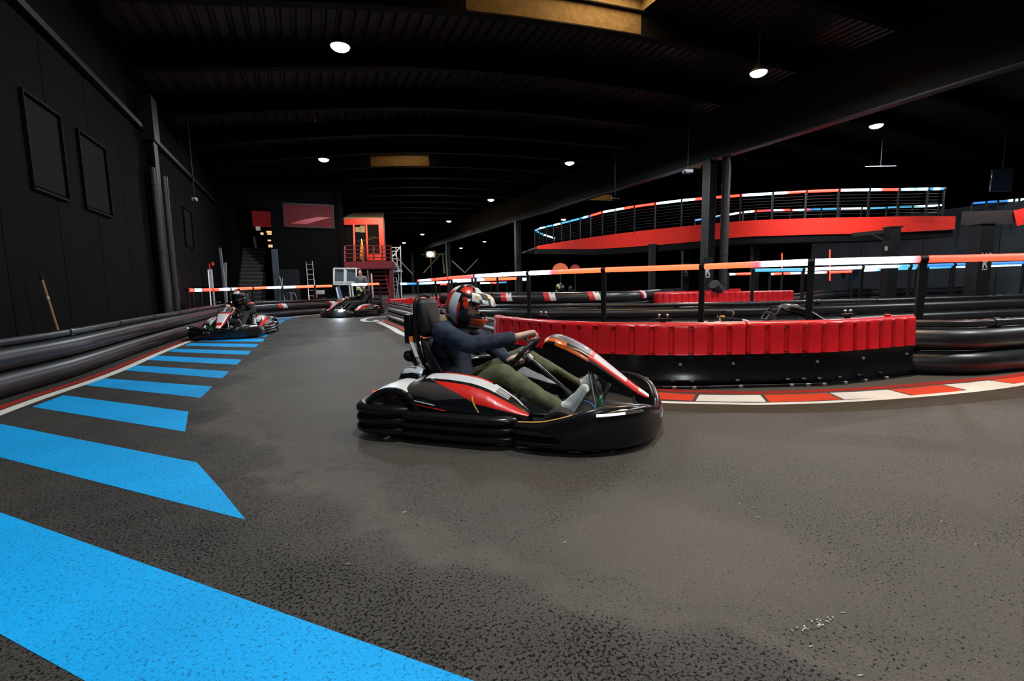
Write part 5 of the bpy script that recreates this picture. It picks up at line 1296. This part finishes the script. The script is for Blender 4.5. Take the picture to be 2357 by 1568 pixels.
# control booth on its balcony
DB = 23.0
Bp = lambda x, y, d=0.: at_d(x, y, DB+d)
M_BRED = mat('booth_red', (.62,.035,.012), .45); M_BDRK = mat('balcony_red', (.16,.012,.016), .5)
t = thing('control_booth', 'red framed glass control booth raised on a balcony', 'booth', tuple(ground_at(836,DB)))
def bbar(n, x0, y0, x1, y1, w, m, d=0., th=None, par=None): mb = MB(); mb.bar(Bp(x0,y0,d), Bp(x1,y1,d), th or .08, w); return obj(n, mb, m, par or t, smooth=0)
s_ = DB/FPX
mb = MB(); a, b = Bp(788,504), Bp(880,516.5); mb.box((a+b)/2+uy*.1, ((b-a).dot(ux), .25, abs(a.z-b.z)), RR); obj('fascia', mb, M_BRED, t, smooth=0)
mb = MB(); a, b = Bp(873,504), Bp(884,600); mb.box(V(0,0,0)+Bp(878.5,552)+uy*.1, (11*s_, .25, (a.z-b.z)), RR); obj('corner_post', mb, M_BRED, t, smooth=0)
mb = MB(); a, b = Bp(845,586), Bp(886,599); mb.box((a+b)/2+uy*.05, ((b-a).dot(ux), .1, abs(a.z-b.z)), RR); obj('kick_panel', mb, M_BRED, t, smooth=0)
for x0, x1 in ((814,817),(843,847)): bbar('mullion', x0, 517, x1, 600, .06, M_BRED)
mb = MB(); a, b = Bp(789,504), Bp(883,492); mb.loft([[Bp(789,504,0), Bp(883,504,0)], [Bp(812,493,2.4), Bp(884,492,2.4)], [Bp(812,490,2.4), Bp(884,489,2.4)], [Bp(789,501,0), Bp(883,501,0)], [Bp(789,504,0), Bp(883,504,0)]]); obj('canopy', mb, mat('booth_canopy', (.22,.17,.09), .6), t)
mb = MB(); p0, p1 = Bp(788,516,.2), Bp(873,600,.2); mb.add([p0, V(p1.x,p1.y,p0.z), p1, V(p0.x,p0.y,p1.z)], [(0,1,2,3)]); mb.xf(Matrix.Identity(4)); obj('glazing', mb, mat('booth_glass', (.02,.02,.02), .08, alpha=.35), t, smooth=0)
mb = MB(); p0, p1 = Bp(786,512,2.6), Bp(886,604,2.6); mb.box((p0+p1)/2, ((p1-p0).dot(ux), .1, p0.z-p1.z), RR); q0, q1 = Bp(788,604,0), Bp(884,604,0); obj('rear_wall', mb, mat('booth_inside', (.03,.015,.012), .7), t, smooth=0)
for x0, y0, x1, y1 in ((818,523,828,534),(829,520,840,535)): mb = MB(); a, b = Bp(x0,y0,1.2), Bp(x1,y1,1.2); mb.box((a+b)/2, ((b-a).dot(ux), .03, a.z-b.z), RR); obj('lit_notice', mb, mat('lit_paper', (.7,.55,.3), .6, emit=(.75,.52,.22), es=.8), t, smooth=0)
dp_ = MB(); dp_.loft([[Bp(818,553,1.5), Bp(818,556,1.5)], [Bp(832,553,1.5), Bp(834,557,1.5)], [Bp(845,550,1.5), Bp(846,555,1.5)], [Bp(860,544,1.5), Bp(858,550,1.5)], [Bp(872,547,1.5), Bp(872,549,1.5)]]); obj('drape', dp_, mat('drape_tan', (.30,.20,.11), .7), t, solid=.01)
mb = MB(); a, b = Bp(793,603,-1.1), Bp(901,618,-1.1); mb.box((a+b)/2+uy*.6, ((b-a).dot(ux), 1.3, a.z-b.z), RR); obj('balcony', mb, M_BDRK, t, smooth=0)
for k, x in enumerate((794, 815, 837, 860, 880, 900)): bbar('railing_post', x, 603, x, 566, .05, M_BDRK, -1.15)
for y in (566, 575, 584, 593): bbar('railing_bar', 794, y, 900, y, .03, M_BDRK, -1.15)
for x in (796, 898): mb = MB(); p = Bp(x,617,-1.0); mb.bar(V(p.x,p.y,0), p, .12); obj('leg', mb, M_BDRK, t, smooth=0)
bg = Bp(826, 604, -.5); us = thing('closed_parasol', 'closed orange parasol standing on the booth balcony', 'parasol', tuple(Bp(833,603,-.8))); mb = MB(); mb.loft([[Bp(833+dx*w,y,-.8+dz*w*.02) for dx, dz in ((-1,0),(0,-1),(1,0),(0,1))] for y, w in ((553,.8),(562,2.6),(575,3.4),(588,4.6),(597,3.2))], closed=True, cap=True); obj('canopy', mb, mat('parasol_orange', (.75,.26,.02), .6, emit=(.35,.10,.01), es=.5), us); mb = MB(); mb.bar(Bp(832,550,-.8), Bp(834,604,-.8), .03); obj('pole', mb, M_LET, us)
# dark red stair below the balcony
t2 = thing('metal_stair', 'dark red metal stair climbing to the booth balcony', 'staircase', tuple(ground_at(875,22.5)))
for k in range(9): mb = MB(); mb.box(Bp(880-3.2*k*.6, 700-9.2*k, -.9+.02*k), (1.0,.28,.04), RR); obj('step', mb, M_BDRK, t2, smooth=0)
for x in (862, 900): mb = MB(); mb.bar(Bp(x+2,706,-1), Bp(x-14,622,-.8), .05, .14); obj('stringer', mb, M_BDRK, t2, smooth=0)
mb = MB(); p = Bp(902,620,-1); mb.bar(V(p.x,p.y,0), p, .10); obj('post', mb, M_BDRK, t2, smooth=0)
for nm, lb, x0, y0, x1, y1 in (('plank', 'long dark plank leaning under the booth balcony', 846,622,853,700),('plank', 'pale edged plank leaning under the booth balcony', 855,630,860,700)): leaning(nm, lb, 'plank', x0,y0,x1,y1,21.7,21.3,.06,.03,M_BRD if x0>850 else mat('dark_wood', (.06,.055,.05), .7))
# scaffold tower
DS = 22.4; S = lambda x, y, d=0.: at_d(x, y, DS+d); t = thing('scaffold_tower', 'pale aluminium scaffold tower beside the red booth', 'scaffold', tuple(ground_at(914,DS))); M_SC = mat('scaffold_alu', (.60,.66,.68), .45, metal=.3)
L_ = [(901,569),(903,600),(907,640),(911,690)]; Rr = [(921,566),(922,600),(923,640),(924,690)]
for (xa_, ya), (xb_, yb) in (((900.5,568),(909,704)), ((921.5,566),(924.5,704))):
    for d in (0, 1.3): mb = MB(); mb.tube([S(xa_,ya,d), S(xb_,yb,d)], .028, 8); obj('upright', mb, M_SC, t)
for k in range(15):
    f = k/14; y = 570+122*f; mb = MB(); mb.tube([S(900.5+8*f,y), S(910+5*f if k % 5 else 922,y)], .02, 8); obj('rung', mb, M_SC, t)
for a, b in (((902,594),(921,569)),((903,598),(922,624)),((911,570),(918,640)),((912,640),(919,692)),((918,640),(911,692))): mb = MB(); mb.tube([S(*a), S(*b)], .022, 8); obj('brace', mb, M_SC, t)
mb = MB(); mb.bar(S(902,626), S(924,624), .5, .08); obj('platform', mb, M_SC, t, smooth=0)
# far steel framing and the warm floodlight
fg = thing('bracing_frame', 'far steel bracing lit by the warm floodlight', 'steel frame', tuple(ground_at(1080,44)))
for a, b in (((1018,583),(1023,630)),((1026,578),(1030,640)),((975,628),(1016,583)),((1040,600),(1070,628)),((1070,628),(1100,596)),((910,590),(950,632)),((970,586),(1022,585))): mb = MB(); mb.bar(at_d(*a,44), at_d(*b,44), .10); obj('brace', mb, mat('frame_steel', (.12,.11,.10), .6), fg)
fp = at_d(990,585.5,42); t = thing('floodlight', 'warm floodlight shining far down the hall', 'floodlight', tuple(fp)); mb = MB(); mb.ell(fp, (.30,.2,.24)); obj('bulb', mb, mat('flood_warm', (1,.8,.5), .4, emit=(1,.72,.38), es=12), t); mb = MB(); mb.box(fp+uy*.25, (.9,.2,.6), RR); obj('housing', mb, M_STEEL, t, bevel=.03); mb = MB(); mb.tube([fp+uy*.3, V(fp.x,fp.y,0)+uy*.3], .05, 8); obj('stand', mb, M_STEEL, t)
ld = bpy.data.lights.new('floodlight_beam', 'POINT'); ld.energy = 260; ld.color = (1,.70,.38); ld.shadow_soft_size = .25; lo = bpy.data.objects.new('floodlight_beam', ld); COL.objects.link(lo); lo.location = fp-uy*.6
ld = bpy.data.lights.new('booth_fill', 'AREA'); ld.energy = 55; ld.size = 1.2; ld.color = (1,.66,.36); lo = bpy.data.objects.new('booth_fill', ld); COL.objects.link(lo); p = Bp(838,496,-1.6); lo.location = p; lo.rotation_euler = (math.radians(38), 0, -YAW)  # added warm light before the booth, standing in for its interior lights
# ---- the standing person
def standing():
    g = ground_at(832, 21.1); t = thing('person', 'person in a grey long sleeved top standing by the white cage, holding a tool', 'person', tuple(g)); P0 = lambda a, b, c: V(a, b, c)   # a: to the picture right, b: away, c: up
    mb = MB(); mb.chain([P0(0,0,.95), P0(0,0,1.12), P0(0,0,1.32)], [.13,.12,.14]); mb.chain([P0(-.19,0,1.42), P0(0,0,1.45), P0(.19,0,1.42)], [.06,.08,.06]); mb.chain([P0(0,0,1.45), P0(-.01,-.02,1.56)], [.055,.052]); mb.ell(P0(-.015,-.03,1.645), (.075,.092,.115)); mb.ell(P0(-.02,-.115,1.635), (.014,.02,.018)); mb.ell(P0(-.02,-.06,1.57), (.05,.06,.05))
    for s in (-1, 1): mb.ell(P0(-.015+s*.076,-.02,1.64), (.01,.02,.03)); mb.chain([P0(s*.09,0,.92), P0(s*.10,-.03,.5), P0(s*.10,.02,.09)], [.085,.06,.042]); mb.chain([P0(s*.10,.04,.05), P0(s*.11,-.14,.035)], [.045,.035])
    ra = [P0(.19,0,1.42), P0(.27,-.05,1.15), P0(.22,-.25,1.02)]; la = [P0(-.19,0,1.42), P0(-.24,-.02,1.14), P0(-.12,-.26,1.02)]
    for A_ in (ra, la): mb.chain(A_, [.052,.042,.03])
    hand(mb, ra[2], ra[2]+V(-.01,-.085,.0), V(-.6,0,-.7), 1, None, 1.1); hand(mb, la[2], la[2]+V(.05,-.08,.0), V(.6,0,-.7), -1, None, 1.1)
    M = Matrix.Rotation(-YAW, 4, 'Z'); me = remesh_bake('body', mb, .006, SKIN, 3); me.transform(M); link_mesh('body', me, t)
    mb = MB(); mb.chain([P0(0,0,.92), P0(0,0,1.12), P0(0,0,1.30)], [.165,.15,.165]); mb.chain([P0(-.18,0,1.40), P0(0,0,1.43), P0(.18,0,1.40)], [.085,.09,.085])
    for A_ in (ra, la): mb.chain([A_[0], A_[1], A_[1].lerp(A_[2], .9)], [.075,.06,.05])
    me = remesh_bake('sweater', mb, .012, cloth('grey_top', (.12,.12,.14)), 5); me.transform(M); link_mesh('sweater', me, t)
    mb = MB(); mb.ell(P0(0,0,.92), (.165,.13,.14))
    for s in (-1, 1): mb.chain([P0(s*.09,0,.90), P0(s*.10,-.03,.5), P0(s*.10,.02,.10)], [.115,.085,.07])
    me = remesh_bake('trousers', mb, .012, cloth('dark_jeans', (.02,.022,.03)), 5); me.transform(M); link_mesh('trousers', me, t)
    for s in (-1, 1):
        mb = MB(); mb.chain([P0(s*.10,.06,.055), P0(s*.105,-.08,.05), P0(s*.11,-.17,.04)], [.055,.052,.04]); me = remesh_bake('shoe', mb, .008, cloth('dark_shoe', (.05,.045,.035)), 3); me.transform(M); link_mesh('shoe', me, t)
    mb = MB(); mb.ell(P0(-.015,.005,1.70), (.085,.098,.085)); mb.ell(P0(-.015,.05,1.65), (.078,.06,.09)); me = remesh_bake('hair', mb, .008, mat('hair_brown', (.04,.025,.018), .7), 3); me.transform(M); link_mesh('hair', me, t)
    return t, M
ps, PM = standing()
G0 = V(*ps.location); tl = MB(); tl.tube([G0+(PM @ V(.20,-.34,1.05)), G0+(PM @ V(.36,-.42,.05))], .014, 8); o = obj('wooden_pole', tl, mat('tool_wood', (.45,.30,.18), .6)); tag(o, 'wooden tool handle held by the standing person over the bucket', 'tool')
# ================================================================== PLACING KARTS AND DRIVERS
def pose(o, x, y, deg): o.location = (x, y, 0); o.rotation_euler = (0, 0, math.radians(deg))
kart = make_kart('black racing kart with white and red side bands, the nearest one, seen from its flank')
driver = make_driver('person in a navy top, olive trousers and red helmet driving the nearest kart', None, None, None, des_red, peak_red, extra=hero_extra)
K1 = (1.41, 3.26, -41.2); pose(kart, *K1); pose(driver, *K1)
blk = cloth('black_overalls', (.008,.008,.009)); dsh = cloth('dark_shoe', (.05,.045,.035))
k2 = copy_tree(kart); k2['label'] = 'black racing kart with number 1 coming head on beside the long tube barrier'
d2 = make_driver('person in black overalls and a black helmet with orange crown, coming head on', blk, blk, cloth('khaki_shoe', (.16,.13,.08)), des_black, None, extra=patch_extra)
k3 = copy_tree(kart); k3['label'] = 'farthest moving kart with one glaring headlight, before the ladder and white crate'
d3 = make_driver('person with a lime green and black helmet in the kart with one glaring headlight', blk, blk, dsh, des_lime, None)
k4 = copy_tree(kart, skip=('headrest','roll_hoop','control_box','support_strut','air_filter','seat_belt')); k4['label'] = 'parked kart without a driver, half hidden behind the red corner barrier'
_h = math.radians(-102); _n = at_z(500, 784, 0)
for o in (k2, d2): pose(o, _n.x-1.07*math.cos(_h), _n.y-1.07*math.sin(_h), -102)
for o in (k3, d3): pose(o, 1.68, 17.9, -152)
c4 = at_d(1808, 698, 7.3); h4 = math.radians(-22)
pose(k4, c4.x-.34*math.cos(h4), c4.y-.34*math.sin(h4), -22)
for c_ in list(k4.children):
    if c_.name.startswith('front_fairing'):
        for n_ in list(c_.children): bpy.data.objects.remove(n_)
        c_.data = c_.data.copy(); c_['label'] = 'plain dark pointed fairing'
        for m_ in range(len(c_.data.materials)): c_.data.materials[m_] = mat('fairing_grey', (.10,.10,.105), .3) if m_ else K_BLK
        for v in c_.data.vertices: v.co.z += max(0, v.co.x-.33)*.22
for c_ in k4.children:
    if c_.name.startswith('seat'):
        c_.data = c_.data.copy()
        for v in c_.data.vertices: v.co.z *= .78
yc = MB(); yc.lathe([(.03,.30),(.045,.33),(.045,.46),(.03,.49),(.0001,.495)], (-.62,.02,0), 18, cap=False); ycap = obj('oil_cap', yc, mat('yellow_plastic', (.75,.45,.03), .4), k4, world=False)
hb_ = MB(); hb_.tube(smooth_path([V(-.60,.2,.3), V(-.57,.2,.5), V(-.52,.12,.555), V(-.52,-.12,.555), V(-.57,-.2,.5), V(-.60,-.2,.3)], 5), .013, 10); obj('hoop', hb_, K_BLK, k4, world=False)
k5 = copy_tree(kart); k5['label'] = 'kart hidden behind the raised tube barrier'
d5 = make_driver('person with a green helmet, only the head showing above the raised tube barrier', blk, blk, dsh, des_lime, None)
p5 = ground_at(1266, 16.2)
for o in (k5, d5): pose(o, p5.x, p5.y, 150)
# the farthest kart's near headlight is on full beam
hl = [c for c in k3.children_recursive if c.name.startswith('light_strip')]
M3 = root_matrix(k3)
if hl:
    near = min(hl, key=lambda c: ((M3 @ (sum((v.co for v in c.data.vertices), V(0,0,0))/len(c.data.vertices)))-EYE).length)
    near.data = near.data.copy(); near.data.materials[0] = K_LEDB
    mb = MB(); c = sum((v.co for v in near.data.vertices), V(0,0,0))/len(near.data.vertices); s_ = 1 if c.y > 0 else -1
    mb.ell(c+V(.015, s_*.01, .0), (.03, .07, .05)); obj('lamp', mb, K_LEDB, near.parent, world=False, label='headlight on full beam')  # glowing lens enlarged to stand in for the headlight's glare
    ld = bpy.data.lights.new('headlight_beam', 'POINT'); ld.energy = 25; ld.color = (.75,.88,1); ld.shadow_soft_size = .04; lo = bpy.data.objects.new('headlight_beam', ld); COL.objects.link(lo); lo.location = M3 @ (c+V(.16, s_*.06, .02))

# ================================================================== LIGHT, CAMERA, RENDER LOOK
for (x, y), e in zip(EXTRA, (250, 300, 320, 520, 520, 260)):
    ld = bpy.data.lights.new('lamp_light', 'AREA'); ld.shape = 'DISK'; ld.size = .34; ld.energy = e; ld.color = (.88, .96, 1.0)
    lo = bpy.data.objects.new('lamp_light', ld); COL.objects.link(lo); lo.location = (x, y, 5.95)
w = bpy.data.worlds.new('World'); SC.world = w; w.use_nodes = True
w.node_tree.nodes['Background'].inputs[0].default_value = (.01, .012, .016, 1); w.node_tree.nodes['Background'].inputs[1].default_value = .3
cd = bpy.data.cameras.new('Camera'); cam = bpy.data.objects.new('Camera', cd); COL.objects.link(cam)
cd.sensor_width = 36; cd.sensor_fit = 'HORIZONTAL'; cd.lens = 36*FPX/2357; cd.clip_start = .05; cd.clip_end = 300
cam.matrix_world = Matrix(((RGT.x, UPV.x, -FWD.x, EYE.x), (RGT.y, UPV.y, -FWD.y, EYE.y), (RGT.z, UPV.z, -FWD.z, EYE.z), (0, 0, 0, 1)))
SC.camera = cam
SC.view_settings.view_transform = 'Standard'; SC.view_settings.look = 'None'; SC.view_settings.exposure = 0.0; SC.view_settings.gamma = 1.0
SC.view_settings.use_curve_mapping = False
cy = SC.cycles
cy.use_denoising = True; cy.max_bounces = 5; cy.diffuse_bounces = 2; cy.glossy_bounces = 3; cy.use_adaptive_sampling = True; cy.adaptive_threshold = .04; cy.adaptive_min_samples = 12; cy.sample_clamp_indirect = 4.0; cy.use_light_tree = True
cy.caustics_reflective = False; cy.caustics_refractive = False
bpy.context.view_layer.update()
